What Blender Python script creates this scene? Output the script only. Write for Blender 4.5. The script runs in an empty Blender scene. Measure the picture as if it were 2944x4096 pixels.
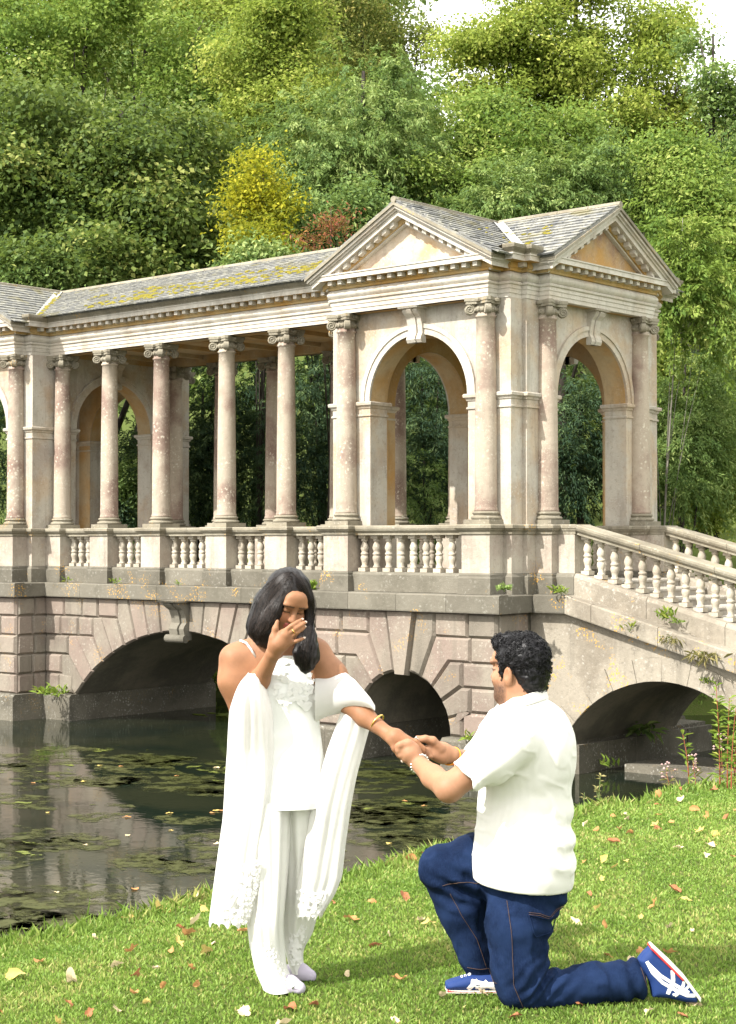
import bpy, bmesh, math, random, time
import numpy as np
from mathutils import Vector, Matrix
T0 = time.time()
S = bpy.context.scene
C = S.collection
R = math.radians
random.seed(7)
rng = np.random.default_rng(7)

# ---------------------------------------------------------------- camera, sky, sun, exposure
CAMP = np.array([16.969, -22.689, -0.273]); YAW = R(131.2537); PIT = R(1.0379); FPX = 6632.0
cam = bpy.data.cameras.new('camera'); camo = bpy.data.objects.new('camera', cam); C.objects.link(camo)
camo.location = CAMP; camo.rotation_euler = (R(90) + PIT, 0, YAW - R(90))
cam.sensor_fit = 'VERTICAL'; cam.sensor_height = 36.0; cam.lens = 36.0 * FPX / 4096.0
cam.clip_start = 0.1; cam.clip_end = 2000
S.camera = camo
S.render.resolution_x = 736; S.render.resolution_y = 1024
SUN_AZ = R(78)      # heading in which the sunlight travels
SUN_EL = R(45)
w = bpy.data.worlds.new('World'); S.world = w; w.use_nodes = True
nt = w.node_tree; bg = nt.nodes['Background']
sky = nt.nodes.new('ShaderNodeTexSky'); sky.sky_type = 'NISHITA'; sky.sun_disc = False
sky.sun_elevation = SUN_EL
sd = Vector((-math.cos(SUN_AZ), -math.sin(SUN_AZ)))          # direction towards the sun
sky.sun_rotation = math.atan2(sd.x, sd.y)
sky.air_density = 1.0; sky.dust_density = 3.0; sky.ozone_density = 0.6
# thin bright cloud veil over the whole sky
tcw = nt.nodes.new('ShaderNodeTexCoord'); nz = nt.nodes.new('ShaderNodeTexNoise')
nz.inputs['Scale'].default_value = 2.2; nz.inputs['Detail'].default_value = 6
nt.links.new(tcw.outputs['Generated'], nz.inputs['Vector'])
rp = nt.nodes.new('ShaderNodeValToRGB'); rp.color_ramp.elements[0].position = 0.25; rp.color_ramp.elements[1].position = 0.55
rp.color_ramp.elements[0].color = (.55, .55, .55, 1); rp.color_ramp.elements[1].color = (.92, .92, .92, 1)
nt.links.new(nz.outputs['Fac'], rp.inputs['Fac'])
mxw = nt.nodes.new('ShaderNodeMix'); mxw.data_type = 'RGBA'
nt.links.new(rp.outputs['Color'], mxw.inputs[0]); nt.links.new(sky.outputs['Color'], mxw.inputs[6])
mxw.inputs[7].default_value = (9.5, 9.4, 9.0, 1)
nt.links.new(mxw.outputs[2], bg.inputs['Color']); bg.inputs['Strength'].default_value = 0.14
sl = bpy.data.lights.new('sun', 'SUN'); sl.energy = 3.8; sl.angle = R(0.6); sl.color = (1.0, 0.965, 0.905)
so = bpy.data.objects.new('sun', sl); C.objects.link(so)
so.rotation_euler = Vector((math.cos(SUN_AZ) * math.cos(SUN_EL), math.sin(SUN_AZ) * math.cos(SUN_EL), -math.sin(SUN_EL))).to_track_quat('-Z', 'Y').to_euler()
S.view_settings.view_transform = 'Standard'; S.view_settings.look = 'None'
S.view_settings.exposure = 1.2; S.view_settings.gamma = 1.0; S.view_settings.use_curve_mapping = False
S.render.engine = 'CYCLES'
S.cycles.max_bounces = 7; S.cycles.diffuse_bounces = 4; S.cycles.transparent_max_bounces = 6

FW = np.array([math.cos(YAW) * math.cos(PIT), math.sin(YAW) * math.cos(PIT), math.sin(PIT)])
RT = np.array([math.sin(YAW), -math.cos(YAW), 0.0]); UP = np.cross(RT, FW)
FH = np.array([math.cos(YAW), math.sin(YAW), 0.0])
def at(px, py, dep):
    """world point that stands dep metres away in the direction of photo pixel px,py"""
    D = FW + RT * (px - 1472) / FPX - UP * (py - 2048) / FPX
    return CAMP + dep * D
def uv2w(u, v, z=0.0):
    p = CAMP + RT * u + FH * v
    return (p[0], p[1], z)

# ---------------------------------------------------------------- node helpers
class NT:
    def __init__(s, name):
        s.m = bpy.data.materials.new(name); s.m.use_nodes = True
        s.t = s.m.node_tree; s.b = s.t.nodes['Principled BSDF']; s.out = s.t.nodes['Material Output']
        s.b.inputs['Specular IOR Level'].default_value = 0.25; s.b.inputs['Roughness'].default_value = 0.8
    def n(s, k): return s.t.nodes.new(k)
    def l(s, a, b): s.t.links.new(a, b)
    def pos(s, scale=(1, 1, 1), obj=False):
        if obj: o = s.n('ShaderNodeTexCoord').outputs['Object']
        else: o = s.n('ShaderNodeNewGeometry').outputs['Position']
        if scale == (1, 1, 1): return o
        m = s.n('ShaderNodeVectorMath'); m.operation = 'MULTIPLY'; s.l(o, m.inputs[0]); m.inputs[1].default_value = scale
        return m.outputs[0]
    def noise(s, v, sc, det=4, rough=.55, dist=0):
        n = s.n('ShaderNodeTexNoise'); s.l(v, n.inputs['Vector']); n.inputs['Scale'].default_value = sc
        n.inputs['Detail'].default_value = det; n.inputs['Roughness'].default_value = rough; n.inputs['Distortion'].default_value = dist
        return n.outputs['Fac']
    def voro(s, v, sc, feat='F1', rnd=1.0):
        n = s.n('ShaderNodeTexVoronoi'); s.l(v, n.inputs['Vector']); n.inputs['Scale'].default_value = sc; n.feature = feat
        n.inputs['Randomness'].default_value = rnd
        return n.outputs['Distance']
    def ramp(s, f, a, b, lo=0.0, hi=1.0):
        n = s.n('ShaderNodeMapRange'); s.l(f, n.inputs[0]); n.inputs[1].default_value = a; n.inputs[2].default_value = b
        n.inputs[3].default_value = lo; n.inputs[4].default_value = hi; n.interpolation_type = 'SMOOTHSTEP'
        return n.outputs[0]
    def mul(s, a, b, op='MULTIPLY'):
        n = s.n('ShaderNodeMath'); n.operation = op
        for i, x in enumerate((a, b)):
            if isinstance(x, (int, float)): n.inputs[i].default_value = x
            else: s.l(x, n.inputs[i])
        return n.outputs[0]
    def mix(s, f, a, b, mode='MIX'):
        n = s.n('ShaderNodeMix'); n.data_type = 'RGBA'; n.blend_type = mode
        if isinstance(f, (int, float)): n.inputs[0].default_value = f
        else: s.l(f, n.inputs[0])
        for i, x in ((6, a), (7, b)):
            if isinstance(x, tuple): n.inputs[i].default_value = (*x, 1)
            else: s.l(x, n.inputs[i])
        return n.outputs[2]
    def objrand(s): return s.n('ShaderNodeObjectInfo').outputs['Random']
    def attr(s, name, out='Fac'):
        n = s.n('ShaderNodeAttribute'); n.attribute_name = name; return n.outputs[out]
    def bump(s, h, st=.4, d=.01):
        n = s.n('ShaderNodeBump'); n.inputs['Strength'].default_value = st; n.inputs['Distance'].default_value = d
        s.l(h, n.inputs['Height']); s.l(n.outputs[0], s.b.inputs['Normal']); return n.outputs[0]
    def col(s, c):
        if isinstance(c, tuple): s.b.inputs['Base Color'].default_value = (*c, 1)
        else: s.l(c, s.b.inputs['Base Color'])

def stone(name, base, tint, tamt=.8, spot=(.75, .72, .64), samt=.5, ssc=22, dark=(.13, .115, .09), damt=.5,
          orange=0.0, ochre=0.0, var=.0, bumpst=.5, hue=0.0, streak=.7):
    n = NT(name); p = n.pos()
    c = n.mix(n.ramp(n.noise(p, 1.1, 5), .42, .62, 0, tamt), base, tint)
    c = n.mix(n.ramp(n.noise(p, 9, 4, .65), .45, .75, 0, .35), c, tuple(min(1, x * 1.18) for x in base))
    if hue:
        r = n.objrand()
        c = n.mix(n.ramp(r, .45, 1.0, 0, hue), c, tint)
        c = n.mix(n.ramp(r, .35, 0.0, 0, hue), c, tuple(min(1, x * 1.12) for x in base))
    if ochre:
        c = n.mix(n.ramp(n.noise(p, 1.7, 5), .42, .66, 0, ochre), c, (.42, .23, .06))
    if damt:
        st = n.noise(n.pos((1, 1, .22)), 2.6, 6, .65)
        c = n.mix(n.ramp(st, .47, .72, 0, damt * streak), c, dark)
        c = n.mix(n.ramp(n.noise(n.pos((1, 1, .10)), 7, 5, .6), .54, .72, 0, damt * .55), c, dark)
        c = n.mix(n.ramp(n.noise(p, 17, 5, .7), .52, .72, 0, damt * .75), c, dark)
    if samt:
        wn = n.noise(p, 38, 4, .7)
        v1 = n.mul(n.voro(p, ssc * .8), n.ramp(wn, .25, .75, -.26, .26), 'ADD'); m = n.ramp(n.noise(p, 2.3, 4), .44, .62)
        c = n.mix(n.mul(n.ramp(v1, .34, .12, 0, samt * .8), m), c, spot)
        v2 = n.mul(n.voro(p, ssc * 2.4), n.ramp(wn, .25, .75, -.2, .2), 'ADD')
        c = n.mix(n.mul(n.ramp(v2, .28, .1, 0, samt * .6), n.ramp(n.noise(p, 3.7, 3), .45, .62)), c, spot)
        c = n.mix(n.mul(n.ramp(n.noise(p, 24, 6, .75), .56, .68, 0, samt * .6), n.ramp(n.noise(p, 1.4, 3), .4, .6)), c, spot)
    if orange:
        v3 = n.voro(p, 26); m = n.ramp(n.noise(p, 1.9, 4), .58, .66)
        c = n.mix(n.mul(n.ramp(n.mul(v3, n.noise(p, 40, 3), 'MULTIPLY'), .20, .1, 0, orange), m), c, (.62, .33, .04))
    if var:
        g = n.n('ShaderNodeHueSaturation'); n.l(c, g.inputs['Color']); n.l(n.ramp(n.objrand(), 0, 1, 1 - var, 1 + var), g.inputs['Value']); c = g.outputs[0]
    n.col(c)
    h = n.mul(n.noise(p, 55, 5, .7), n.mul(n.noise(p, 14, 4), 1.4), 'ADD')
    n.bump(h, bumpst, .012)
    n.b.inputs['Roughness'].default_value = .9
    return n.m

M = {}
M['pale'] = stone('pale_stone', (.52, .49, .43), (.42, .375, .315), .6, spot=(.60,.575,.52), samt=.35, damt=.45, ochre=.18)
M['wallst'] = stone('wall_stone', (.44, .41, .35), (.32, .265, .215), .7, spot=(.54,.51,.45), samt=.5, damt=.5, ochre=.3)
M['column'] = stone('column_stone', (.38, .32, .25), (.22, .148, .118), .95, spot=(.58, .53, .43), samt=.95, ssc=17, damt=.35)
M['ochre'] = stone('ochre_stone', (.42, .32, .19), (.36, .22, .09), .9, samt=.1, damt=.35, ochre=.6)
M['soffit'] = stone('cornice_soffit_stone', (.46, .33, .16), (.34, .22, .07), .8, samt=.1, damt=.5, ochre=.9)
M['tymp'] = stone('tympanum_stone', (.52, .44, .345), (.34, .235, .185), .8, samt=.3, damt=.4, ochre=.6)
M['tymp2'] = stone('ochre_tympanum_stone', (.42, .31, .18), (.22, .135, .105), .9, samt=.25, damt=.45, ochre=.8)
M['pedestal'] = stone('pedestal_stone', (.40, .36, .295), (.29, .235, .19), .8, spot=(.52,.485,.41), samt=.5, damt=.5, orange=.3)
M['rail'] = stone('rail_stone', (.265, .238, .180), (.18, .155, .11), .8, spot=(.42,.395,.335), samt=.6, ssc=26, damt=.7, orange=.6)
M['baluster'] = stone('baluster_stone', (.44, .395, .32), (.31, .26, .20), .7, samt=.4, damt=.35, orange=.2, var=.10)
M['string'] = stone('weathered_grey_stone', (.145, .132, .104), (.095, .086, .065), .85, spot=(.33, .315, .27), samt=.5, ssc=15, damt=.7, orange=.7, var=.12)
M['rust'] = stone('rusticated_stone', (.225, .195, .155), (.168, .126, .104), .8, spot=(.36, .335, .285), samt=.6, ssc=19, damt=.75, orange=.4, var=.22, hue=.7)
M['stairwall'] = stone('stair_wall_stone', (.285, .252, .200), (.185, .158, .122), .85, spot=(.42, .39, .34), samt=.7, ssc=16, damt=.7, orange=.95)
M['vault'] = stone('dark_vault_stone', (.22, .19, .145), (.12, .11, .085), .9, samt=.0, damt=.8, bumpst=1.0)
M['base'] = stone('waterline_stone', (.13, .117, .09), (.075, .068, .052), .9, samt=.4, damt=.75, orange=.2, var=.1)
M['step'] = stone('step_stone', (.36, .33, .28), (.26, .23, .19), .7, samt=.4, damt=.4)
n = NT('slate'); p = n.pos()
c = n.mix(n.objrand(), (.085, .088, .092), (.17, .168, .155))
c = n.mix(n.ramp(n.noise(p, 7, 5, .7), .46, .62, 0, .7), c, (.29, .28, .225))
c = n.mix(n.mul(n.ramp(n.voro(p, 20), .34, .22), n.ramp(n.noise(p, 2, 3), .4, .6, 0, .7)), c, (.36, .35, .30))
c = n.mix(n.ramp(n.noise(p, 1.3, 4), .55, .66, 0, .7), c, (.15, .13, .045))
n.col(c); n.bump(n.noise(p, 40, 5), .5, .01); n.b.inputs['Roughness'].default_value = .6; n.b.inputs['Specular IOR Level'].default_value = .4
M['slate'] = n.m
n = NT('moss'); p = n.pos(); n.col(n.mix(n.noise(p, 11, 4), (.10, .10, .015), (.30, .24, .03))); n.bump(n.noise(p, 90, 3), 1, .02); n.b.inputs['Roughness'].default_value = 1
M['moss'] = n.m
n = NT('lead_flashing'); n.col((.30, .30, .29)); n.b.inputs['Roughness'].default_value = .6; M['lead'] = n.m

# ---------------------------------------------------------------- mesh helpers
def obj(name, V, F, mat, parent=None, smooth=False, loc=None):
    me = bpy.data.meshes.new(name); me.from_pydata([tuple(map(float, v)) for v in V], [], F)
    if mat: me.materials.append(M[mat] if isinstance(mat, str) else mat)
    if smooth: me.polygons.foreach_set('use_smooth', [True] * len(me.polygons))
    me.update()
    o = bpy.data.objects.new(name, me); C.objects.link(o)
    if parent: o.parent = parent
    if loc is not None: o.location = loc
    return o
def npobj(name, V, F4, mat, parent=None, smooth=False, tone=None, tris=None):
    """fast path: V (n,3), F4 (m,k) constant k"""
    me = bpy.data.meshes.new(name); k = F4.shape[1]
    me.vertices.add(len(V)); me.vertices.foreach_set('co', np.asarray(V, np.float32).ravel())
    me.loops.add(F4.size); me.loops.foreach_set('vertex_index', np.asarray(F4, np.int32).ravel())
    me.polygons.add(len(F4)); me.polygons.foreach_set('loop_start', np.arange(0, F4.size, k, dtype=np.int32))
    if smooth: me.polygons.foreach_set('use_smooth', np.ones(len(F4), bool))
    me.update(calc_edges=True)
    if tone is not None:
        a = me.attributes.new('tone', 'FLOAT', 'POINT'); a.data.foreach_set('value', np.asarray(tone, np.float32))
    if mat: me.materials.append(M[mat] if isinstance(mat, str) else mat)
    o = bpy.data.objects.new(name, me); C.objects.link(o)
    if parent: o.parent = parent
    return o
def inst(src, parent, loc=(0, 0, 0), rot=(0, 0, 0), scale=None, name=None):
    o = bpy.data.objects.new(name or src.name.split('.')[0], src.data); C.objects.link(o)
    o.parent = parent; o.location = loc; o.rotation_euler = rot
    if scale: o.scale = scale
    return o
def empty(name, loc=(0, 0, 0), rz=0):
    o = bpy.data.objects.new(name, None); C.objects.link(o); o.location = loc; o.rotation_euler = (0, 0, rz); o.empty_display_size = .2
    return o
def tag(o, label=None, cat=None, group=None, kind=None):
    if label: o['label'] = label
    if cat: o['category'] = cat
    if group: o['group'] = group
    if kind: o['kind'] = kind
    return o
class MB:
    def __init__(s): s.V = []; s.F = []
    def add(s, V, F):
        b = len(s.V); s.V += [tuple(v) for v in V]; s.F += [[i + b for i in f] for f in F]; return s
    def box(s, x0, x1, y0, y1, z0, z1):
        V = [(x, y, z) for z in (z0, z1) for y in (y0, y1) for x in (x0, x1)]
        return s.add(V, [[0, 2, 3, 1], [4, 5, 7, 6], [0, 1, 5, 4], [2, 6, 7, 3], [0, 4, 6, 2], [1, 3, 7, 5]])
    def prism(s, poly, y0, y1, f=None):
        """poly in (a,b); swept along the third axis from y0 to y1; f maps (a,b,w)->xyz"""
        f = f or (lambda a, b, w: (a, w, b)); k = len(poly)
        V = [f(a, b, y0) for a, b in poly] + [f(a, b, y1) for a, b in poly]
        F = [list(range(k)), list(range(2 * k - 1, k - 1, -1))] + [[i, i + k, (i + 1) % k + k, (i + 1) % k] for i in range(k)]
        return s.add(V, F)
    def lathe(s, prof, seg=20, c=(0, 0), caps=True):
        V = []; k = len(prof)
        for r, z in prof:
            for i in range(seg):
                a = 2 * math.pi * i / seg; V.append((c[0] + r * math.cos(a), c[1] + r * math.sin(a), z))
        F = [[j * seg + i, j * seg + (i + 1) % seg, (j + 1) * seg + (i + 1) % seg, (j + 1) * seg + i] for j in range(k - 1) for i in range(seg)]
        if caps: F += [list(range(seg - 1, -1, -1)), list(range((k - 1) * seg, k * seg))]
        return s.add(V, F)
    def sweep(s, prof, path, closed=True, cap=True):
        """prof: (out, z) list; path: ccw plan polyline, out is to its right"""
        P = [np.array(p, float) for p in path]; m = len(P); k = len(prof)
        rings = []
        for i in range(m):
            a = P[i - 1] if (i > 0 or closed) else None; b = P[(i + 1) % m] if (i < m - 1 or closed) else None
            d1 = (P[i] - a) / np.linalg.norm(P[i] - a) if a is not None else None
            d2 = (b - P[i]) / np.linalg.norm(b - P[i]) if b is not None else None
            if d1 is None: d1 = d2
            if d2 is None: d2 = d1
            n1 = np.array([d1[1], -d1[0]]); n2 = np.array([d2[1], -d2[0]])
            mm = (n1 + n2); mm = mm / max(1e-6, (1 + n1 @ n2))
            rings.append([(P[i][0] + mm[0] * o, P[i][1] + mm[1] * o, z) for o, z in prof])
        V = [v for r in rings for v in r]; F = []
        for i in range(m if closed else m - 1):
            j = (i + 1) % m
            for q in range(k - 1):
                F.append([i * k + q, j * k + q, j * k + q + 1, i * k + q + 1])
        if not closed and cap:
            F += [list(range(k)), list(range((m - 1) * k + k - 1, (m - 1) * k - 1, -1))]
        return s.add(V, F)
    def tube(s, pts, rad, seg=6, cap=True):
        pts = [np.array(p, float) for p in pts]
        if isinstance(rad, (int, float)): rad = [rad] * len(pts)
        V = []; prev = None
        for i, p in enumerate(pts):
            t = pts[min(i + 1, len(pts) - 1)] - pts[max(i - 1, 0)]; t /= (np.linalg.norm(t) + 1e-9)
            u = np.cross(t, (0, 0, 1.0)) if prev is None else prev - t * (prev @ t)
            if np.linalg.norm(u) < 1e-3: u = np.cross(t, (1.0, 0, 0))
            u /= np.linalg.norm(u); prev = u; v = np.cross(t, u)
            for a in range(seg):
                th = 2 * math.pi * a / seg; V.append(p + rad[i] * (u * math.cos(th) + v * math.sin(th)))
        F = [[j * seg + i, j * seg + (i + 1) % seg, (j + 1) * seg + (i + 1) % seg, (j + 1) * seg + i] for j in range(len(pts) - 1) for i in range(seg)]
        if cap: F += [list(range(seg - 1, -1, -1)), list(range((len(pts) - 1) * seg, len(pts) * seg))]
        return s.add(V, F)
    def build(s, name, mat, parent=None, smooth=False, loc=None, fix=True):
        o = obj(name, s.V, s.F, mat, parent, smooth, loc)
        if fix:
            bm = bmesh.new(); bm.from_mesh(o.data); bmesh.ops.recalc_face_normals(bm, faces=bm.faces); bm.to_mesh(o.data); bm.free()
        return o
def inset(poly, d):
    k = len(poly); out = []
    ar = sum(poly[i][0] * poly[(i + 1) % k][1] - poly[(i + 1) % k][0] * poly[i][1] for i in range(k))
    sg = 1 if ar > 0 else -1
    for i in range(k):
        p = np.array(poly[i]); a = np.array(poly[i - 1]); b = np.array(poly[(i + 1) % k])
        d1 = (p - a) / (np.linalg.norm(p - a) + 1e-9); d2 = (b - p) / (np.linalg.norm(b - p) + 1e-9)
        n1 = np.array([-d1[1], d1[0]]) * sg; n2 = np.array([-d2[1], d2[0]]) * sg
        out.append(tuple(p + (n1 + n2) / max(.35, 1 + n1 @ n2) * d))
    return out
# ================================================================ the covered stone bridge
cX, dY, eY, MM = 1.451, 2.229, 1.526, 5.943
PC = (.897, 2.420, 3.884); oA = .165; dR, c2 = 1.982, 1.353
ZW = -3.80
BR = empty('stone_bridge')
tag(BR, 'roofed classical stone bridge with columns, pediments and balustrades over the lake', 'bridge')
def arc(cx, cz, r, a0, a1, k):
    return [(cx + r * math.cos(R(a0 + (a1 - a0) * i / k)), cz + r * math.sin(R(a0 + (a1 - a0) * i / k))) for i in range(k + 1)]

# ---- shared meshes: column shaft, base, capital, baluster
m = MB(); H0, H1 = .20, 3.27
prof = [(.186, H0), (.186, H0 + .03), (.176, H0 + .06)]
for i in range(9):
    t = i / 8; prof.append((.175 - .028 * t ** 1.7, H0 + .07 + (H1 - H0 - .15) * t))
prof += [(.165, H1 - .07), (.17, H1 - .055), (.165, H1 - .04), (.15, H1 - .035), (.15, H1 + .04)]
shaft = m.lathe(prof, 28).build('column', 'column', BR, True)
m = MB(); m.box(-.25, .25, -.25, .25, 0.003, .075)
m.lathe([(.2, .07), (.235, .085), (.24, .105), (.225, .125), (.2, .13), (.195, .15), (.205, .155), (.218, .17), (.212, .19), (.188, .2), (.18, .21)], 28)
cbase = m.build('column_base', 'rail', shaft, False)
m = MB()
m.lathe([(.15, H1), (.175, H1 + .02), (.185, H1 + .05), (.165, H1 + .09), (.15, H1 + .11), (.15, H1 + .16)], 20)
for k in range(16):      # egg ornament
    a = 2 * math.pi * k / 16
    m.lathe([(.004, H1 + .015), (.02, H1 + .03), (.022, H1 + .055), (.004, H1 + .08)], 6, (.178 * math.cos(a), .178 * math.sin(a)))
ab = []
for k in range(4):
    a0 = R(45 + 90 * k)
    for t in (-.09, .09): ab.append((.335 * math.cos(a0 + t), .335 * math.sin(a0 + t)))
    am = R(90 + 90 * k)
    for t in (-.35, 0, .35): ab.append((.2 * math.cos(am + t) / max(.9, math.cos(t)), .2 * math.sin(am + t) / max(.9, math.cos(t))))
for sc, z0, z1 in ((.94, H1 + .13, H1 + .175), (1.0, H1 + .175, H1 + .228)):
    m.prism([(x * sc, y * sc) for x, y in ab], z0, z1, lambda a, b, w: (a, b, w))
for k in range(4):
    a0 = R(45 + 90 * k); dx, dy = math.cos(a0), math.sin(a0); tx, ty = -dy, dx
    cx_, cy_, cz_ = dx * .255, dy * .255, H1 + .045
    ring = [(.078 * math.cos(2 * math.pi * i / 16), .078 * math.sin(2 * math.pi * i / 16)) for i in range(16)]
    m.prism(ring, -.04, .04, lambda a, b, w: (cx_ + dx * a + tx * w, cy_ + dy * a + ty * w, cz_ + b))
    for sgn in (-1, 1):
        sp = []
        for i in range(34):
            th = i / 33 * 4.2 * math.pi; rr = .082 * (1 - .82 * i / 33)
            sp.append((cx_ + dx * rr * math.cos(th + 1.7) + tx * .042 * sgn, cy_ + dy * rr * math.cos(th + 1.7) + ty * .042 * sgn, cz_ + rr * math.sin(th + 1.7)))
        m.tube(sp, .0125, 4)
    m.tube([(dx * .15, dy * .15, H1 + .135), (dx * .22, dy * .22, H1 + .135), (dx * .28, dy * .28, H1 + .11)], [.035, .04, .03], 6)
for k in range(4):       # flower on the abacus
    am = R(90 * k); m.lathe([(.01, H1 + .15), (.045, H1 + .165), (.05, H1 + .2), (.02, H1 + .225)], 7, (.205 * math.cos(am), .205 * math.sin(am)))
capital = m.build('capital', 'rail', shaft, False)
shaft_used = False
def column(x, y, rz=0):
    global shaft_used
    if not shaft_used:
        shaft.location = (x, y, 0); shaft_used = True; return shaft
    s = inst(shaft, BR, (x, y, 0), (0, 0, rz)); inst(cbase, s); inst(capital, s); return s
m = MB(); m.box(-.075, .075, -.075, .075, 0, .06); m.box(-.07, .07, -.07, .07, .54, .595)
m.lathe([(.045, .055), (.062, .065), (.06, .085), (.042, .11), (.052, .16), (.068, .21), (.062, .25), (.048, .265), (.062, .275), (.066, .29), (.062, .305),
         (.046, .315), (.056, .345), (.069, .385), (.06, .43), (.04, .475), (.04, .49), (.056, .5), (.058, .52), (.048, .545)], 14)
bal0 = m.build('baluster', 'baluster', BR, True); bal_used = False
for poly in bal0.data.polygons[:12]: poly.use_smooth = False
def baluster(x, y, z=-.755):
    global bal_used
    sc = (random.uniform(.95, 1.04), random.uniform(.95, 1.04), 1)
    rz = random.uniform(-.06, .06)
    if not bal_used: bal0.location = (x, y, z); bal_used = True; return
    inst(bal0, BR, (x, y, z), (0, 0, rz), sc)

# ---- pedestals, rails, balusters
CAPP = [(-.12, -.159), (0, -.159), (.025, -.15), (.03, -.115), (.06, -.09), (.07, -.07), (.09, -.06), (.092, -.018), (.075, 0), (-.2, 0)]
def pedestal(x, y, h=.27):
    b = MB().box(x - h, x + h, y - h, y + h, -.80, -.15).build('pedestal', 'pedestal', BR)
    MB().sweep(CAPP, [(x - h, y - h), (x + h, y - h), (x + h, y + h), (x - h, y + h)]).add([(x - .1, y - .1, -.002), (x + .1, y - .1, -.002), (x + .1, y + .1, -.002), (x - .1, y + .1, -.002)], [[0, 1, 2, 3]]).build('pedestal_cap', 'rail', b)
    PLP = [(.0, -1.075), (.045, -1.075), (.045, -.83), (.03, -.8), (.03, -.775), (.01, -.75), (-.1, -.75)]
    MB().sweep(PLP, [(x - h, y - h), (x + h, y - h), (x + h, y + h), (x - h, y + h)]).build('pedestal_plinth', 'string', b)
RAILP = [(-.15, -.16), (-.15, -.13), (-.19, -.09), (-.205, -.055), (-.205, -.02), (-.19, -.006), (.19, -.006), (.205, -.02), (.205, -.055), (.19, -.09), (.15, -.13), (.15, -.16)]
PLIN = [(-.19, -1.072), (-.19, -.80), (-.17, -.775), (-.15, -.757), (.15, -.757), (.17, -.775), (.19, -.8), (.19, -1.072)]
def bay_x(x0, x1, y, nb):
    MB().prism(RAILP, x0, x1, lambda a, b, w: (w, y + a, b)).build('handrail', 'rail', BR)
    MB().prism(PLIN, x0, x1, lambda a, b, w: (w, y + a, b)).build('balustrade_plinth', 'string', BR)
    for i in range(nb): baluster(x0 + (x1 - x0) * (i + .5) / nb, y)
for sy in (-1, 1):
    xs = [-MM - PC[2], -MM - PC[1], -MM - PC[0], -MM + PC[0], -MM + PC[1], -MM + PC[2]]
    for x in xs: pedestal(x, sy * eY)
    for i in range(5): bay_x(xs[i] + .27, xs[i + 1] - .27, sy * eY, 5 if i == 2 else 4)
    for px_ in (0, -2 * MM):
        for sx in (-1, 1): pedestal(px_ + sx * cX, sy * dY)
        bay_x(px_ - cX + .27, px_ + cX - .27, sy * dY, 9)
    pedestal(dR, sy * c2)
    for x in xs: column(x, sy * eY, 0 if sy < 0 else math.pi)
    for px_ in (0, -2 * MM):
        for sx in (-1, 1): column(px_ + sx * cX, sy * dY)
    column(dR, sy * c2)

# ---- pavilion walls with arches
AR, ZS = 1.02, 2.05
def wall_poly(hw, a0=AR, zs=ZS, zb=-1.06, zt=3.5):
    return [(-hw, zb), (-a0, zb)] + [(x, z) for x, z in arc(0, zs, a0, 180, 0, 24)] + [(a0, zb), (hw, zb), (hw, zt), (-hw, zt)]
XT, YT = 1.85, 2.122
IMP = [(-.05, 1.80), (0.0, 1.80), (.022, 1.81), (.022, 1.835), (.004, 1.845), (.004, 1.93), (.02, 1.94), (.03, 1.97), (.06, 1.99), (.065, 2.03), (.05, 2.047), (-.05, 2.047)]
def ring_sector(m_, r0, r1, y0, y1, f, zs=ZS, a0=0, a1=180):
    po = arc(0, zs, r1, a0, a1, 28); pi_ = arc(0, zs, r0, a1, a0, 28)
    o_ = po; i_ = pi_[::-1]
    for k in range(28):
        m_.prism([o_[k], o_[k + 1], i_[k + 1], i_[k]], y0, y1, f)
def soffit_strip(f, wl):
    A_ = arc(0, ZS, AR - .006, 180, 0, 36); V = [f(a, b, w_) for w_ in (-.415, -.012) for a, b in A_]
    obj('arch_soffit', V, [[i, i + 1, i + 38, i + 37] for i in range(36)], 'ochre', wl, True)
def console(f, hw=.15, z0=2.93, z1=3.49, pr=1.0):
    m_ = MB()
    side = [(-.02, z1), (.21, z1), (.235, z1 - .05), (.2, z1 - .1), (.13, z1 - .16), (.095, z1 - .28), (.08, z1 - .4), (.115, z1 - .46), (.13, z1 - .51), (.1, z0), (-.02, z0)]
    for i, (a, b, e) in enumerate(((-1, -.36, -.012), (-.3, .3, .012), (.36, 1, -.012), (-.4, .4, -.04))):
        m_.prism([((w_ + (e if w_ > 0 else 0)) * pr, z) for w_, z in side], hw * a, hw * b, lambda a_, b_, w_: f(w_, b_, a_))
    m_.prism([(-.01, z1 - .02), (.27 * pr, z1 - .02), (.29 * pr, z1 + .012), (-.01, z1 + .012)], -hw - .05, hw + .05, lambda a_, b_, w_: f(w_, b_, a_))
    return m_
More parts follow.
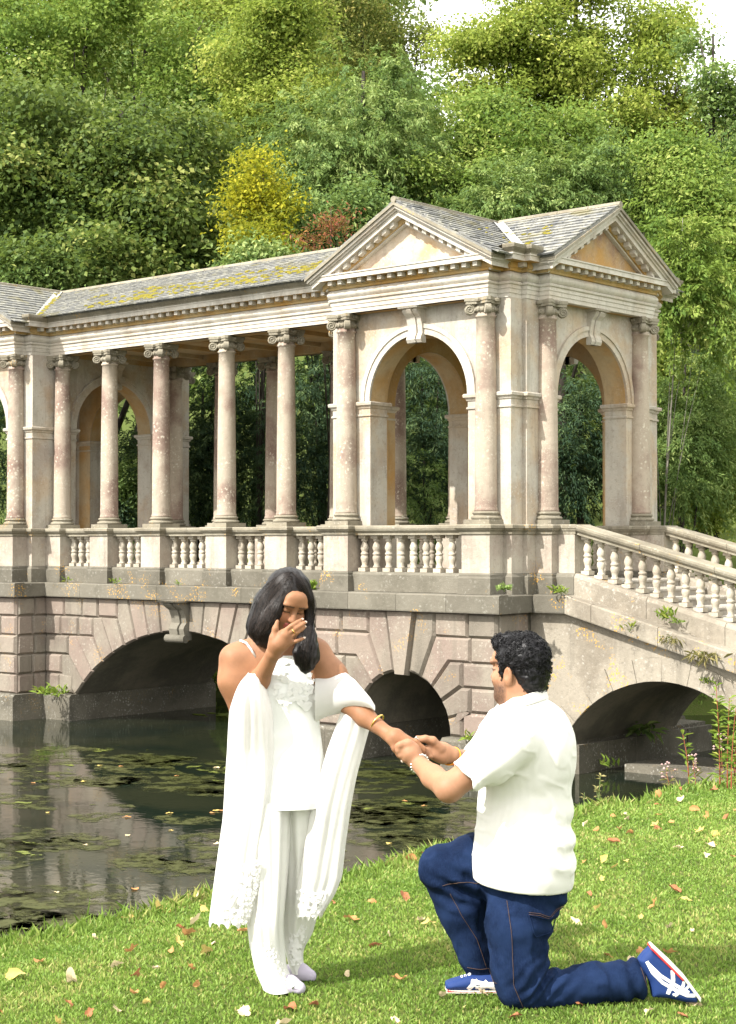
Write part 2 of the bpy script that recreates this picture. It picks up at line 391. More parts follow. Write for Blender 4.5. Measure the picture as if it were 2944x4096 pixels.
def pavilion(ox, mir):
    X = lambda x: ox + mir * x
    for sy in (-1, 1):
        wl = MB().prism([(X(a), b) for a, b in wall_poly(XT)], sy * (YT - .42), sy * YT).build('arch_wall', 'wallst', BR)
        f = lambda a, b, w_: (X(a), sy * (YT + w_), b)
        m_ = MB(); ring_sector(m_, AR, AR + .10, -.02, .028, f); ring_sector(m_, AR + .10, AR + .17, -.02, .05, f); m_.build('archivolt', 'pale', wl)
        console(f).build('keystone', 'pale', wl)
        soffit_strip(f, wl)
    for sx in (-1, 1):
        xo = 1.93 if sx > 0 else XT - .004
        wl = MB().prism(wall_poly(1.82 if sx > 0 else 1.80), X(sx * (xo - .42)), X(sx * xo), lambda a, b, w_: (w_, a, b)).build('arch_wall', 'wallst', BR)
        f = lambda a, b, w_: (X(sx * (xo + w_)), a, b)
        m_ = MB(); ring_sector(m_, AR, AR + .10, -.02, .028, f); ring_sector(m_, AR + .10, AR + .17, -.02, .05, f); m_.build('archivolt', 'wallst', wl)
        console(f, pr=.8).build('keystone', 'wallst', wl)
        soffit_strip(f, wl)
    for sx in (-1, 1):
        for sy in (-1, 1):
            if sx > 0: pl = [(AR, -YT), (XT, -YT), (XT, -1.82), (1.93, -1.82), (1.93, -AR), (1.51, -AR), (1.51, -YT + .42), (AR, -YT + .42)]
            else: pl = [(AR, -YT), (XT, -YT), (XT, -AR), (1.43, -AR), (1.43, -YT + .42), (AR, -YT + .42)]
            Q = [(X(sx * a), -sy * b) for a, b in pl]
            ar_ = sum(Q[i][0] * Q[(i + 1) % len(Q)][1] - Q[(i + 1) % len(Q)][0] * Q[i][1] for i in range(len(Q)))
            if ar_ < 0: Q = Q[::-1]
            MB().sweep(IMP, Q).build('impost', 'wallst', BR)
            Q2 = inset(Q, -.025)
            pp = MB().prism(Q2, -1.07, -.15, lambda a, b, w_: (a, b, w_)).build('corner_pedestal', 'pedestal', BR)
            MB().sweep(CAPP, Q2).build('pedestal_cap', 'rail', pp)
            MB().sweep([(0, -1.075), (.04, -1.075), (.04, -.81), (.02, -.78), (.0, -.752), (-.02, -.75)], Q2).build('pedestal_plinth', 'string', pp)
    for sx, sy in ((-1, 0), (1, 0), (0, -1), (0, 1)):
        ii = (1.43 if sx < 0 else 1.51) if sx else YT - .42
        P_ = wall_poly(1.66 if sx else 1.40, zb=-.8, zt=3.3)
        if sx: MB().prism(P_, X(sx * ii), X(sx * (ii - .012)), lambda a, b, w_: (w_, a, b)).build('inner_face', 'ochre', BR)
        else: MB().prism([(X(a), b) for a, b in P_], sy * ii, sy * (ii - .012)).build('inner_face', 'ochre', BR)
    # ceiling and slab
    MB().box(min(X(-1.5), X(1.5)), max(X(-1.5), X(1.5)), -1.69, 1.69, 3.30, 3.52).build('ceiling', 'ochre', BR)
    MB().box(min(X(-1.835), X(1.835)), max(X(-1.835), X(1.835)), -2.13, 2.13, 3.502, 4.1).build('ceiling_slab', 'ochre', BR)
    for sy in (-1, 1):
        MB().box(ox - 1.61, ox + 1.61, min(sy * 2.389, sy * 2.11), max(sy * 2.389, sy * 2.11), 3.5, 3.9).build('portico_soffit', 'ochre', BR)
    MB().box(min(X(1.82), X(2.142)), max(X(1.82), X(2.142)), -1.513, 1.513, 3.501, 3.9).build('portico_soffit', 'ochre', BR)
    MB().box(ox - 1.6, ox + 1.6, -2.0, 2.0, -1.2, -.86).build('pavement', 'step', BR)
    MB().box(min(X(1.6), X(2.36)), max(X(1.6), X(2.36)), -1.08, 1.08, -1.2, -.862).build('pavement', 'step', BR)
pavilion(0, 1); pavilion(-2 * MM, -1)
# colonnade beams, ceiling, floor
for sy in (-1, 1):
    MB().box(-2 * MM + 1.84, -1.84, min(sy * 1.685, sy * 1.365), max(sy * 1.685, sy * 1.365), 3.5, 3.9).build('beam', 'ochre', BR)
MB().box(-2 * MM + 1.85, -1.85, -1.36, 1.36, 3.68, 3.8).build('ceiling', 'ochre', BR)
for i in range(8): MB().box(-10 + i * 1.13, -9.9 + i * 1.13, -1.36, 1.36, 3.6, 3.7).build('ceiling_rib', 'ochre', BR)
MB().box(-2 * MM + 1.6, -1.6, -1.6, 1.6, -1.2, -.865).build('pavement', 'step', BR)

# ---- entablature round the whole building
def half(ox, mir):
    """front half outline of one pavilion from its inner side to the middle of its outer face"""
    pts = [(-1.84, -1.691), (-1.84, -2.137), (-1.616, -2.137), (-1.616, -2.394), (1.616, -2.394), (1.616, -2.137), (1.84, -2.137), (1.84, -1.835), (1.945, -1.835), (1.945, -1.518), (2.147, -1.518)]
    return [(ox + mir * x, y) for x, y in pts]
fr = half(0, 1); fl = half(-2 * MM, -1)
OUT = fr + [(x, -y) for x, y in fr[::-1]] + [(x, -y) for x, y in fl] + fl[::-1]
MB().sweep([(-.1, 3.5), (0, 3.5), (0, 3.565), (.012, 3.567), (.012, 3.635), (.024, 3.637), (.024, 3.69), (.05, 3.705), (.055, 3.73), (.04, 3.742), (0, 3.744)], OUT).build('architrave', 'pale', BR)
MB().sweep([(0, 3.743)] + [(.018 + .05 * math.sin(math.pi * i / 8), 3.745 + .15 * i / 8) for i in range(9)] + [(0, 3.897)], OUT).build('frieze', 'pale', BR, False)
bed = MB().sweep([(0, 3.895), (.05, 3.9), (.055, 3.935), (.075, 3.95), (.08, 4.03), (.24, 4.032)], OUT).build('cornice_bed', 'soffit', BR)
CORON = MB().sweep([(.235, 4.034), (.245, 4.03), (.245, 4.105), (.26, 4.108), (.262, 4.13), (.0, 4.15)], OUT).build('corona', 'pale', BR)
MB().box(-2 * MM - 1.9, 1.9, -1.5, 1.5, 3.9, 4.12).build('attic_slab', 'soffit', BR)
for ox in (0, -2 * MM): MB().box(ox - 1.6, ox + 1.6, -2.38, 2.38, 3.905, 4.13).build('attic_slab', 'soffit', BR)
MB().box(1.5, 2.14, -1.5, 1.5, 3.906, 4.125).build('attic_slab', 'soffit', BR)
dent = None
def dentil(x, y, z=3.962, rz=0, ry=0, mat='pale'):
    global dent
    if dent is None:
        dent = MB().box(-.042, .042, -.115, .0, 0, .068).build('dentil', 'pale', bed); dent.location = (x, y, z); dent.rotation_euler = (0, ry, rz); return
    inst(dent, bed, (x, y, z), (0, ry, rz))
def dent_run(x0, y0, x1, y1, pitch=.215):
    L = math.hypot(x1 - x0, y1 - y0); k = max(1, int(L / pitch)); a = math.atan2(y1 - y0, x1 - x0)
    for i in range(k):
        t = (i + .5) / k; dentil(x0 + (x1 - x0) * t, y0 + (y1 - y0) * t, 3.962, a)
FRD = [p_ for p_ in fr]
for A_, B_ in zip(FRD[:-1], FRD[1:]):
    nx, ny = (B_[1] - A_[1]), -(B_[0] - A_[0]); L = math.hypot(nx, ny); nx, ny = nx / L * .075, ny / L * .075
    dent_run(A_[0] + nx, A_[1] + ny, B_[0] + nx, B_[1] + ny)
dent_run(2.222, -1.518, 2.222, 1.518)
xL, xR = -2 * MM + 1.84 + .15, -1.84 - .15
dent_run(xL, -1.766, xR, -1.766)
flr = fl[::-1]
for A_, B_ in zip(flr[:-1], flr[1:]):
    if A_[0] < -2 * MM - 1.7: continue
    nx, ny = (B_[1] - A_[1]), -(B_[0] - A_[0]); L = math.hypot(nx, ny); nx, ny = nx / L * .075, ny / L * .075
    dent_run(A_[0] + nx, A_[1] + ny, B_[0] + nx, B_[1] + ny)
# cyma gutter where there is no pediment
CYM = [(.2, 4.128), (.262, 4.132), (.27, 4.15), (.29, 4.165), (.325, 4.2), (.335, 4.235), (.335, 4.255), (.1, 4.262)]
def cym(path): MB().sweep(CYM, path, closed=False).build('gutter_moulding', 'rail', BR)
cym(fr[4:11][1:] if 0 else [(1.616, -2.30)] + fr[5:10] + [(2.10, -1.518)])
cym([(2.10, 1.518)] + [(x, -y) for x, y in fr[5:10]][::-1] + [(1.616, 2.30)])
cym([fl[3 - 0][0:2] and (fl[3][0], -2.30), fl[2], fl[1], fl[0], fr[0], fr[1], fr[2], (fr[3][0], -2.30)])

# ---- pediments
def pediment(f, hw, zA, ze, depth, tymat='tymp'):
    """f(a, z, w): a along the gable, w outwards from the frieze plane; ze = height of the roof line at hw"""
    k = (zA - ze) / hw
    def chev(v0, v1, x_end, w0, w1, name, mat):
        P = [(-x_end, zA - k * x_end - v0), (0, zA - v0), (x_end, zA - k * x_end - v0), (x_end, zA - k * x_end - v1), (0, zA - v1), (-x_end, zA - k * x_end - v1)]
        m_ = MB()
        m_.prism([P[0], P[1], P[4], P[5]], w0, w1, lambda a, b, w_: f(a, b, w_)); m_.prism([P[1], P[2], P[3], P[4]], w0, w1, lambda a, b, w_: f(a, b, w_))
        return m_.build(name, mat, T)
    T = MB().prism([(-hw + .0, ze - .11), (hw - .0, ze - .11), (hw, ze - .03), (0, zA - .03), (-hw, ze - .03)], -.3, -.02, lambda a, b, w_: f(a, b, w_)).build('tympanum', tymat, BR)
    chev(.008, .055, hw + .075, -.2, .345, 'raking_cyma', 'rail')
    chev(.05, .10, hw + .05, -.2, .31, 'raking_cyma', 'pale')
    chev(.10, .135, hw + .02, -.2, .27, 'raking_corona', 'pale')
    chev(.13, .215, hw, -.2, .238, 'raking_corona', 'pale')
    chev(.21, .30, hw - .1, -.2, .08, 'raking_bed', 'soffit')
    chev(.295, .335, hw - .15, -.2, .05, 'raking_bed', 'pale')
    n_ = int(hw * 1.12 / .23)
    dm = MB().prism([(-.042, -.035), (.042, -.035), (.042, .035), (-.042, .035)], 0, .12, lambda a, b, w_: f(a, b, w_))
    for s_ in (-1, 1):
        for i in range(n_):
            a = s_ * (.13 + (hw - .35) * (i + .2) / n_); z = zA - k * abs(a) - .252
            kk = -s_ * k
            MB().prism([(a - .042, z - .034 - .042 * kk), (a + .042, z - .034 + .042 * kk), (a + .042, z + .034 + .042 * kk), (a - .042, z + .034 - .042 * kk)], .07, .185, lambda a_, b, w_: f(a_, b, w_)).build('dentil', 'pale', T)
ZA = 5.13
for sy in (-1, 1):
    for ox in (0, -2 * MM): pediment(lambda a, b, w_, ox=ox, sy=sy: (ox + a, sy * (2.394 + w_), b), 1.866, ZA, 4.14, 2.4)
pediment(lambda a, b, w_: (2.147 + w_, a, b), 1.77, ZA, 4.14, 2.2, 'tymp2')

# ---- roofs: underlay, slates, ridge, moss
ROOF = MB()
def gable_y(ox, y0, y1, hw, zA, ze):
    for s_ in (-1, 1): ROOF.prism([(ox + s_ * hw, ze - .01), (ox, zA - .01), (ox, zA - .05), (ox + s_ * hw, ze - .05)], y0, y1)
def gable_x(x0, x1, hw, zA, ze):
    for s_ in (-1, 1): ROOF.prism([(s_ * hw, ze - .01), (0, zA - .01), (0, zA - .05), (s_ * hw, ze - .05)], x0, x1, lambda a, b, w_: (w_, a, b))
HWP, HWR, HWC = 1.93, 1.84, 2.03
ZR = 5.16; ZE = 4.2
for ox in (0, -2 * MM): gable_y(ox, -2.72, 2.72, HWP, ZR, 4.15)
gable_x(0, 2.47, HWR, ZR, 4.15); gable_x(-2 * MM - 2.4, 0, HWC, ZR - .02, 4.262)
roof = ROOF.build('roof', 'slate', BR)
def rz_pav(x, y, ox): return ZR - (ZR - 4.15) / HWP * abs(x - ox) if abs(y) < 2.75 and abs(x - ox) < HWP else -9
def rz_right(x, y): return ZR - (ZR - 4.15) / HWR * abs(y) if 0 <= x < 2.5 and abs(y) < HWR else -9
def rz_col(x, y): return ZR - .02 - (ZR - 4.282) / HWC * abs(y) if x < 0 and abs(y) < HWC else -9
SL = []
def slate_plane(o_, ux, dn, L, W, other):
    """o_: ridge start, ux: along the ridge, dn: unit vector down the slope"""
    ex = .155; nr = int(W / ex) + 1
    u_ = Vector(ux); d_ = Vector(dn); n_ = u_.cross(d_)
    if n_.z < 0: n_ = -n_
    for r_ in range(nr):
        x = -(r_ % 2) * .14
        while x < L:
            wd = random.uniform(.2, .34)
            x0, x1 = max(0, x + .004), min(L, x + wd - .004)
            if x1 - x0 > .06:
                cc = Vector(o_) + u_ * (x0 + x1) / 2 + d_ * (ex * (r_ + .5))
                if cc.z > other(cc.x, cc.y) - .005:
                    j = [random.uniform(-.006, .006) for _ in range(4)]
                    lo = ex * (r_ + 1) + random.uniform(-.004, .012); hi = ex * r_ - .06
                    lift = .014 + random.uniform(0, .008)
                    a = [Vector(o_) + u_ * q + d_ * s_ for q, s_ in ((x0, lo + j[0]), (x1, lo + j[1]), (x1, hi), (x0, hi))]
                    top = [a[0] + n_ * (lift + .012), a[1] + n_ * (lift + .012 + j[2]), a[2] + n_ * .004, a[3] + n_ * .004]
                    bot = [a[0] + n_ * lift * .3, a[1] + n_ * lift * .3, a[2] - n_ * .01, a[3] - n_ * .01]
                    SL.append((cc, [tuple(v) for v in top + bot]))
            x += wd
def dirv(run, drop, ax):
    L = math.hypot(run, drop); return ((run / L, 0, -drop / L) if ax == 'x' else (0, run / L, -drop / L)), L
dn, Wd = dirv(HWP, ZR - 4.15, 'x')
oth_r = lambda x, y: max(rz_right(x, y), rz_col(x, y))
slate_plane((0, -2.73, ZR), (0, 1, 0), dn, 5.4, Wd, oth_r)
slate_plane((0, 2.73, ZR), (0, -1, 0), (-dn[0], 0, dn[2]), 5.4, Wd, oth_r)
slate_plane((-2 * MM, -2.73, ZR), (0, 1, 0), dn, 5.4, Wd, rz_col)
slate_plane((-2 * MM, -2.73, ZR), (0, 1, 0), (-dn[0], 0, dn[2]), 2.7, Wd, rz_col)
dn, Wd = dirv(-HWR, ZR - 4.15, 'y')
slate_plane((0, 0, ZR), (1, 0, 0), dn, 2.47, Wd, lambda x, y: rz_pav(x, y, 0))
dn, Wd = dirv(-HWC, ZR - 4.282, 'y')
slate_plane((-2 * MM, 0, ZR - .02), (1, 0, 0), dn, 2 * MM, Wd, lambda x, y: max(rz_pav(x, y, 0), rz_pav(x, y, -2 * MM)))
SF = [[0, 1, 2, 3], [0, 4, 5, 1], [1, 5, 6, 2], [3, 7, 4, 0]]
cpos = Vector(CAMP); vis = lambda s_: (s_[0] - cpos).length - (6 if (s_[0].y < -.05 or s_[0].x > .05) else 0)
SL.sort(key=vis)
for i, (cc, V) in enumerate(SL[:300]): obj('slate', V, SF, 'slate', roof)
m = MB()
for cc, V in SL[300:]: m.add(V, SF)
tag(m.build('slate_courses', 'slate', roof, fix=False), kind='stuff')
m = MB()
def ridge(a, b):
    L = (Vector(b) - Vector(a)).length; k = int(L / .5)
    for i in range(k):
        p0 = Vector(a).lerp(Vector(b), i / k); p1 = Vector(a).lerp(Vector(b), (i + .985) / k)
        MB().tube([p0, p1], .055, 8).build('ridge_tile', 'rail', roof)
ridge((0, -2.74, ZR), (0, 2.74, ZR)); ridge((.06, 0, ZR + .002), (2.5, 0, ZR + .002)); ridge((-2 * MM + .06, 0, ZR - .02), (-.06, 0, ZR - .02)); ridge((-2 * MM, -2.74, ZR), (-2 * MM, 2.74, ZR))
def valley(x0, y0, x1, y1, z0, z1):
    t = Vector((x1 - x0, y1 - y0, z1 - z0)); s_ = t.cross(Vector((0, 0, 1))).normalized() * .085; s2 = s_ + Vector((0, 0, .05))
    a, b = Vector((x0, y0, z0)), Vector((x1, y1, z1)); u_ = Vector((0, 0, .022))
    obj('valley_flashing', [a - s_ + u_ + Vector((0, 0, .04)), a + u_, b + u_, b - s_ + u_ + Vector((0, 0, .04)), a + s_ + u_ + Vector((0, 0, .04)), b + s_ + u_ + Vector((0, 0, .04))], [[0, 1, 2, 3], [1, 4, 5, 2]], 'lead', roof)
valley(.1, -.1, 1.86, -1.78, ZR - .04, 4.19)
valley(-2 * MM + .1, -.1, -2 * MM + 1.88, -2.0, ZR - .05, 4.23)
m = MB(); rm = random.Random(3)
def mossblob(x, y, z, r):
    k = 7; V = []
    for j, (q, h) in enumerate(((1, 0), (.75, .5), (.3, .8))):
        for i in range(k):
            a = 2 * math.pi * i / k + j; rr = r * q * rm.uniform(.75, 1.2); V.append((x + rr * math.cos(a), y + rr * math.sin(a), z + h * r * .55 - (abs(rr * math.sin(a)) * .2 if j == 0 else 0)))
    V.append((x, y, z + r * .5)); F = [[j * k + i, j * k + (i + 1) % k, (j + 1) * k + (i + 1) % k, (j + 1) * k + i] for j in range(2) for i in range(k)] + [[14 + i, 14 + (i + 1) % k, 21] for i in range(k)]
    m.add(V, F)
for cl in range(64):
    cx_ = rm.gauss(-5.2, 1.9); cy_ = -rm.uniform(.9, 1.95)
    for i in range(rm.randint(3, 10)):
        x, y = cx_ + rm.gauss(0, .22), max(-2.0, cy_ + rm.gauss(0, .05))
        if -9.6 < x < -2.2: mossblob(x, y, rz_col(x, y) + .015, rm.uniform(.025, .075))
for cl in range(12):
    cx_ = rm.uniform(.7, 2.0); cy_ = -rm.uniform(.6, 1.7)
    for i in range(rm.randint(2, 6)):
        x, y = cx_ + rm.gauss(0, .1), cy_ + rm.gauss(0, .05)
        z = max(rz_right(x, y), rz_pav(x, y, 0))
        if z > 4: mossblob(x, y, z + .015, rm.uniform(.02, .06))
for i in range(50):
    t = rm.random(); x, y = -2 * MM + .1 + 1.78 * t + rm.gauss(.04, .05), -.1 - 1.9 * t + rm.gauss(0, .05); mossblob(x, y, max(rz_col(x, y), rz_pav(x, y, -2 * MM)) + .01, rm.uniform(.03, .07))
tag(m.build('roof_moss', 'moss', roof, True), kind='stuff')

# ---- lower storey
ZL, ZT = -3.28, -1.36
def notch_wall(name, x0, x1, y0, y1, arcpts, mat, zt=ZT, zb=-4.4):
    P = [(x0, zb), (arcpts[0][0], zb)] + arcpts + [(arcpts[-1][0], zb), (x1, zb), (x1, zt), (x0, zt)]
    return MB().prism(P, y0, y1).build(name, mat, BR)
RC = 4.23; ZC = -1.94 - RC; HC = 3.1
aC = math.degrees(math.acos(HC / RC))
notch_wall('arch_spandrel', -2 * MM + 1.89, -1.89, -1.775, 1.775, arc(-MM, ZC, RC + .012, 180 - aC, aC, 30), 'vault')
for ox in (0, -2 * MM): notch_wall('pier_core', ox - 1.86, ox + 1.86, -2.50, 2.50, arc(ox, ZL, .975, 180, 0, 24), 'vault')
CH, PRD = .042, .055
def block(poly, f, mat='rust', name='stone_block', proud=PRD, ch=CH, par=None):
    poly = [(a + random.uniform(-.006, .006), b + random.uniform(-.005, .005)) for a, b in poly]
    P0 = inset(poly, .004); P1 = inset(poly, ch * random.uniform(.8, 1.15)); k = len(P0); pr = proud * random.uniform(.85, 1.15)
    V = [f(a, b, -.03) for a, b in P0] + [f(a, b, .006) for a, b in P0] + [f(a, b, pr + random.uniform(-.006, .006)) for a, b in P1]
    F = [[i, (i + 1) % k, k + (i + 1) % k, k + i] for i in range(k)] + [[k + i, k + (i + 1) % k, 2 * k + (i + 1) % k, 2 * k + i] for i in range(k)] + [list(range(2 * k, 3 * k))]
    o = obj(name, V, F, mat, par or BR); bm = bmesh.new(); bm.from_mesh(o.data); bmesh.ops.recalc_face_normals(bm, faces=bm.faces); bm.to_mesh(o.data); bm.free()
    return o
CRS = [ZL + (ZT - ZL) * i / 5 for i in range(6)]
def fill_course(i, xa, xb, f, w=.62):
    L = xb - xa
    if L < .05: return
    k = max(1, round(L / w)); e = [xa + L * q / k + (random.uniform(-.08, .08) if 0 < q < k else 0) for q in range(k + 1)]
    for q in range(k): block([(e[q], CRS[i]), (e[q + 1], CRS[i]), (e[q + 1], CRS[i + 1]), (e[q], CRS[i + 1])], f)
def pav_front(ox, f0):
    ths = [0, 16, 33, 50, 66, 81.5]; lev = [0, 1, 2, 3, 4, 5]
    r = .96
    def op(j):
        z = CRS[lev[j]]; 
        return (1.62, z) if j == 0 else ((z - ZL) / math.tan(R(ths[j])), z)
    for s_ in (-1, 1):
        f = lambda a, b, w_: f0(ox + s_ * a, b, w_)
        for j in range(5):
            ar_ = arc(0, ZL, r, ths[j], ths[j + 1], 2)
            A_, B_ = op(j), op(j + 1)
            if j == 4: poly = ar_[::-1] + [(A_[0], A_[1]), (A_[0], B_[1]), B_]
            else:
                X_ = 1.22 + (.16 if j % 2 else 0)
                poly = ar_[::-1] + ([(X_, A_[1])] if j == 0 else [A_, (X_, A_[1])]) + [(X_, B_[1]), B_]
                fill_course(j, X_, 1.89, f, .5)
            block(poly, f, name='voussoir')
        fill_course(4, op(4)[0], 1.89, f, .6)
    k1 = 1.92 / math.tan(R(81.5)); k0 = r * math.cos(R(81.5))
    block([(ox - k0 * .8, ZL + r - .07), (ox + k0 * .8, ZL + r - .07), (ox + k1, ZT), (ox - k1, ZT)], f0, name='keystone', proud=.11, ch=.02)
pav_front(0, lambda a, b, w_: (a, -2.50 - w_, b)); pav_front(-2 * MM, lambda a, b, w_: (a, -2.50 - w_, b))
# central arch
fC = lambda a, b, w_: (a, -1.775 - w_, b)
NV = 9; phiM = math.asin(HC / RC)
ph = [math.radians(2.6) + (phiM - math.radians(2.6)) * i / NV for i in range(NV + 1)]
def opc(p_):
    zz = ZC + (RC + .74) * math.cos(p_)
    z = ZT if zz > ZT - .2 else min(CRS, key=lambda q: abs(q - zz))
    return ((z - ZC) * math.tan(p_), z)
for s_ in (-1, 1):
    f = lambda a, b, w_: fC(-MM + s_ * a, b, w_)
    reach = {i: 0 for i in range(5)}
    for j in range(NV):
        A_, B_ = opc(ph[j]), opc(ph[j + 1])
        a0 = (RC * math.sin(ph[j]), ZC + RC * math.cos(ph[j])); a1 = (RC * math.sin(ph[j + 1]), ZC + RC * math.cos(ph[j + 1]))
        am = (RC * math.sin((ph[j] + ph[j + 1]) / 2), ZC + RC * math.cos((ph[j] + ph[j + 1]) / 2))
        poly = [a0, am, a1, B_] + ([(B_[0], A_[1])] if A_[1] - B_[1] > .01 else []) + [A_]
        if A_[1] - B_[1] > .5: poly = [a0, am, a1, B_, (B_[0], (A_[1] + B_[1]) / 2), A_]
        block(poly, f, name='voussoir', ch=.03)
        for i in range(5):
            if B_[1] <= CRS[i] + .01 and A_[1] >= CRS[i + 1] - .01: reach[i] = max(reach[i], B_[0])
    for i in range(5):
        if reach[i] == 0: reach[i] = HC + .06
        fill_course(i, reach[i], MM - 1.89, f, .5)
console(lambda a, b, w_: (-MM + a, -1.775 - w_, b), hw=.20, z0=-2.09, z1=-1.37, pr=1.5).build('keystone', 'string', BR)
MB().tube([(-MM - .26, -1.775 - .17, -2.06), (-MM + .26, -1.775 - .17, -2.06)], .075, 14).build('keystone_scroll', 'string', BR)
# returns of the pavilion piers towards the colonnade and the stair
for X0, sg, y1 in ((-2 * MM + 1.86, 1, -1.78), (-1.86, -1, -1.78), (1.86, 1, -1.72)):
    f = lambda a, b, w_: (X0 + sg * w_, a, b)
    for i in range(5):
        mid = -2.50 - PRD * 0 + (y1 + 2.50) * (.5 if i % 2 else .58)
        block([(-2.505, CRS[i]), (mid, CRS[i]), (mid, CRS[i + 1]), (-2.505, CRS[i + 1])], f)
        block([(mid, CRS[i]), (y1, CRS[i]), (y1, CRS[i + 1]), (mid, CRS[i + 1])], f)
# waterline plinths
def ledge(x0, x1, y0, y1, n_=1, zt=ZL - .005):
    for q in range(n_):
        a, b = x0 + (x1 - x0) * q / n_ + .003, x0 + (x1 - x0) * (q + 1) / n_ - .003
        P = [(y0, -4.4), (y0, zt - .05), (y0 + .05, zt), (y1 - .05, zt), (y1, zt - .05), (y1, -4.4)]
        MB().prism(P, a, b, lambda aa, bb, w_: (w_, aa, bb)).build('waterline_stone', 'base', BR)
for ox in (0, -2 * MM):
    for s_ in (-1, 1):
        a, b = sorted((ox + s_ * .93, ox + s_ * 2.04)); ledge(a, b, -2.72, 2.72, 2)
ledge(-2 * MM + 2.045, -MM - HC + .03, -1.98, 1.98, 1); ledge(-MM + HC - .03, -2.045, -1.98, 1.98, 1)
# string course, in stones
SP = [(-.1, ZT), (.13, ZT), (.135, ZT + .02), (.135, -1.10), (.11, -1.082), (-.1, -1.076)]
def string_run(fm, L, w=1.15):
    k = max(1, round(L / w))
    for q in range(k):
        MB().prism(SP, L * q / k + (.003 if q else 0), L * (q + 1) / k - (.003 if q < k - 1 else 0), fm).build('string_course', 'string', BR)
string_run(lambda a, b, w_: (-2 * MM + 1.99 + w_, -1.80 - a, b), 2 * MM - 3.98)
for ox in (0, -2 * MM): string_run(lambda a, b, w_: (ox - 2.032 + w_, -2.55 - a, b), 4.064)
for X0, sg, y1 in ((-2 * MM + 1.895, 1, -1.80), (-1.895, -1, -1.80), (1.895, 1, -1.69)):
    string_run(lambda a, b, w_: (X0 + sg * (a - .004), -2.46 + w_, b + .002), y1 + 2.46, 2)
for ox in (0, -2 * MM): MB().box(ox - 2.0, ox + 2.0, -2.6, 2.6, -1.34, -1.085).build('deck', 'string', BR)
MB().box(-2 * MM + 1.9, -1.9, -1.85, 1.85, -1.345, -1.088).build('deck', 'string', BR)

# ---- stair flight on the near end
SLP = .262; XK = 2.62; XE = 8.6
zsl = lambda x: -SLP * max(0, x - XK)
p1, p2, p3 = [np.array(q) for q in ((2.712, -3.01), (4.115, -2.315), (5.279, -2.614))]
Am = np.array([2 * (p2 - p1), 2 * (p3 - p1)]); bm_ = np.array([p2 @ p2 - p1 @ p1, p3 @ p3 - p1 @ p1]); sc_ = np.linalg.solve(Am, bm_); sr = np.linalg.norm(p1 - sc_)
zsp = -3.35
a0 = math.degrees(math.asin((zsp - sc_[1]) / sr))
sa = arc(sc_[0], sc_[1], sr, 180 - a0, a0, 30)
P = [(1.88, -4.4), (sa[0][0], -4.4)] + sa + [(sa[-1][0], -4.4), (XE, -4.4), (XE, ZT + zsl(XE)), (XK, ZT), (1.88, ZT)]
MB().prism(P, -1.66, 1.66).build('stair_wall', 'stairwall', BR)
w1 = [(sc_[0] + (x - sc_[0]) * (sr - .008) / sr, sc_[1] + (z - sc_[1]) * (sr - .008) / sr) for x, z in sa]
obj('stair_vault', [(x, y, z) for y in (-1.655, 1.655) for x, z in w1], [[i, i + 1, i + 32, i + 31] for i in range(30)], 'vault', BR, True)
for k in range(10):        # arch ring stones of the stair arch
    b0, b1 = 180 - a0 + (2 * a0 - 180) * k / 10, 180 - a0 + (2 * a0 - 180) * (k + 1) / 10
    if sc_[0] + sr * math.cos(R(b1)) > XE: break
    o1 = arc(sc_[0], sc_[1], sr, b0, b1, 3); o2 = arc(sc_[0], sc_[1], sr + .36, b1, b0, 3)
    block(o1[::-1] + o2[::-1], lambda a, b, w_: (a, -1.66 - w_, b), 'stairwall', 'voussoir', .016, .006)
SP2 = [(-.1, 0), (.155, 0), (.16, .02), (.16, .26), (.13, .278), (-.1, .284)]
def sloped(name, prof, xs, yb, sg, z0, mat):
    """prof (out, dz) sheared down the flight between successive xs"""
    for xa, xb in zip(xs[:-1], xs[1:]):
        V = []; k = len(prof)
        for x in (xa + .004, xb - .004):
            for o_, dz in prof: V.append((x, yb + sg * o_, z0 + dz + zsl(x)))
        F = [list(range(k)), list(range(2 * k - 1, k - 1, -1))] + [[i, i + k, (i + 1) % k + k, (i + 1) % k] for i in range(k)]
        MB().add(V, F).build(name, mat, BR)
for sg in (-1, 1):
    sloped('string_course', SP2, [2.035, 2.62], 1.66 * sg, sg, ZT + .002, 'string'); sloped('string_course', SP2, [2.62, 3.1, 4.25, 5.5, 6.7, XE], 1.66 * sg, sg, ZT, 'stairwall')
    sloped('balustrade_plinth', [(-.42, -.04), (.0, -.04), (.0, .24), (-.02, .27), (-.05, .30), (-.36, .30), (-.42, .27)], [2.2, 2.62], 1.56 * sg, sg, -1.05, 'string')
    sloped('balustrade_plinth', [(-.42, -.04), (.0, -.04), (.0, .24), (-.02, .27), (-.05, .30), (-.36, .30), (-.42, .27)], [2.62, 3.9, 5.2, 6.6, XE], 1.56 * sg, sg, -1.05, 'stairwall')
    sloped('handrail', [(a, b) for a, b in RAILP], [2.60, 3.75, 5.0, 6.3, 7.5, XE], 1.30 * sg, sg, 0, 'rail')
    b = MB().box(2.245, 2.575, 1.30 * sg - .17, 1.30 * sg + .17, -.76, -.155).build('newel', 'pedestal', BR)
    MB().sweep([(o_ * .5, z) for o_, z in CAPP], [(2.24, 1.30 * sg - .165), (2.58, 1.30 * sg - .165), (2.58, 1.30 * sg + .165), (2.24, 1.30 * sg + .165)]).build('pedestal_cap', 'rail', b)
    x = 2.70
    while x < XE - .3: baluster(x, 1.30 * sg, -.75 + zsl(x) + .005 - .01); x += .245
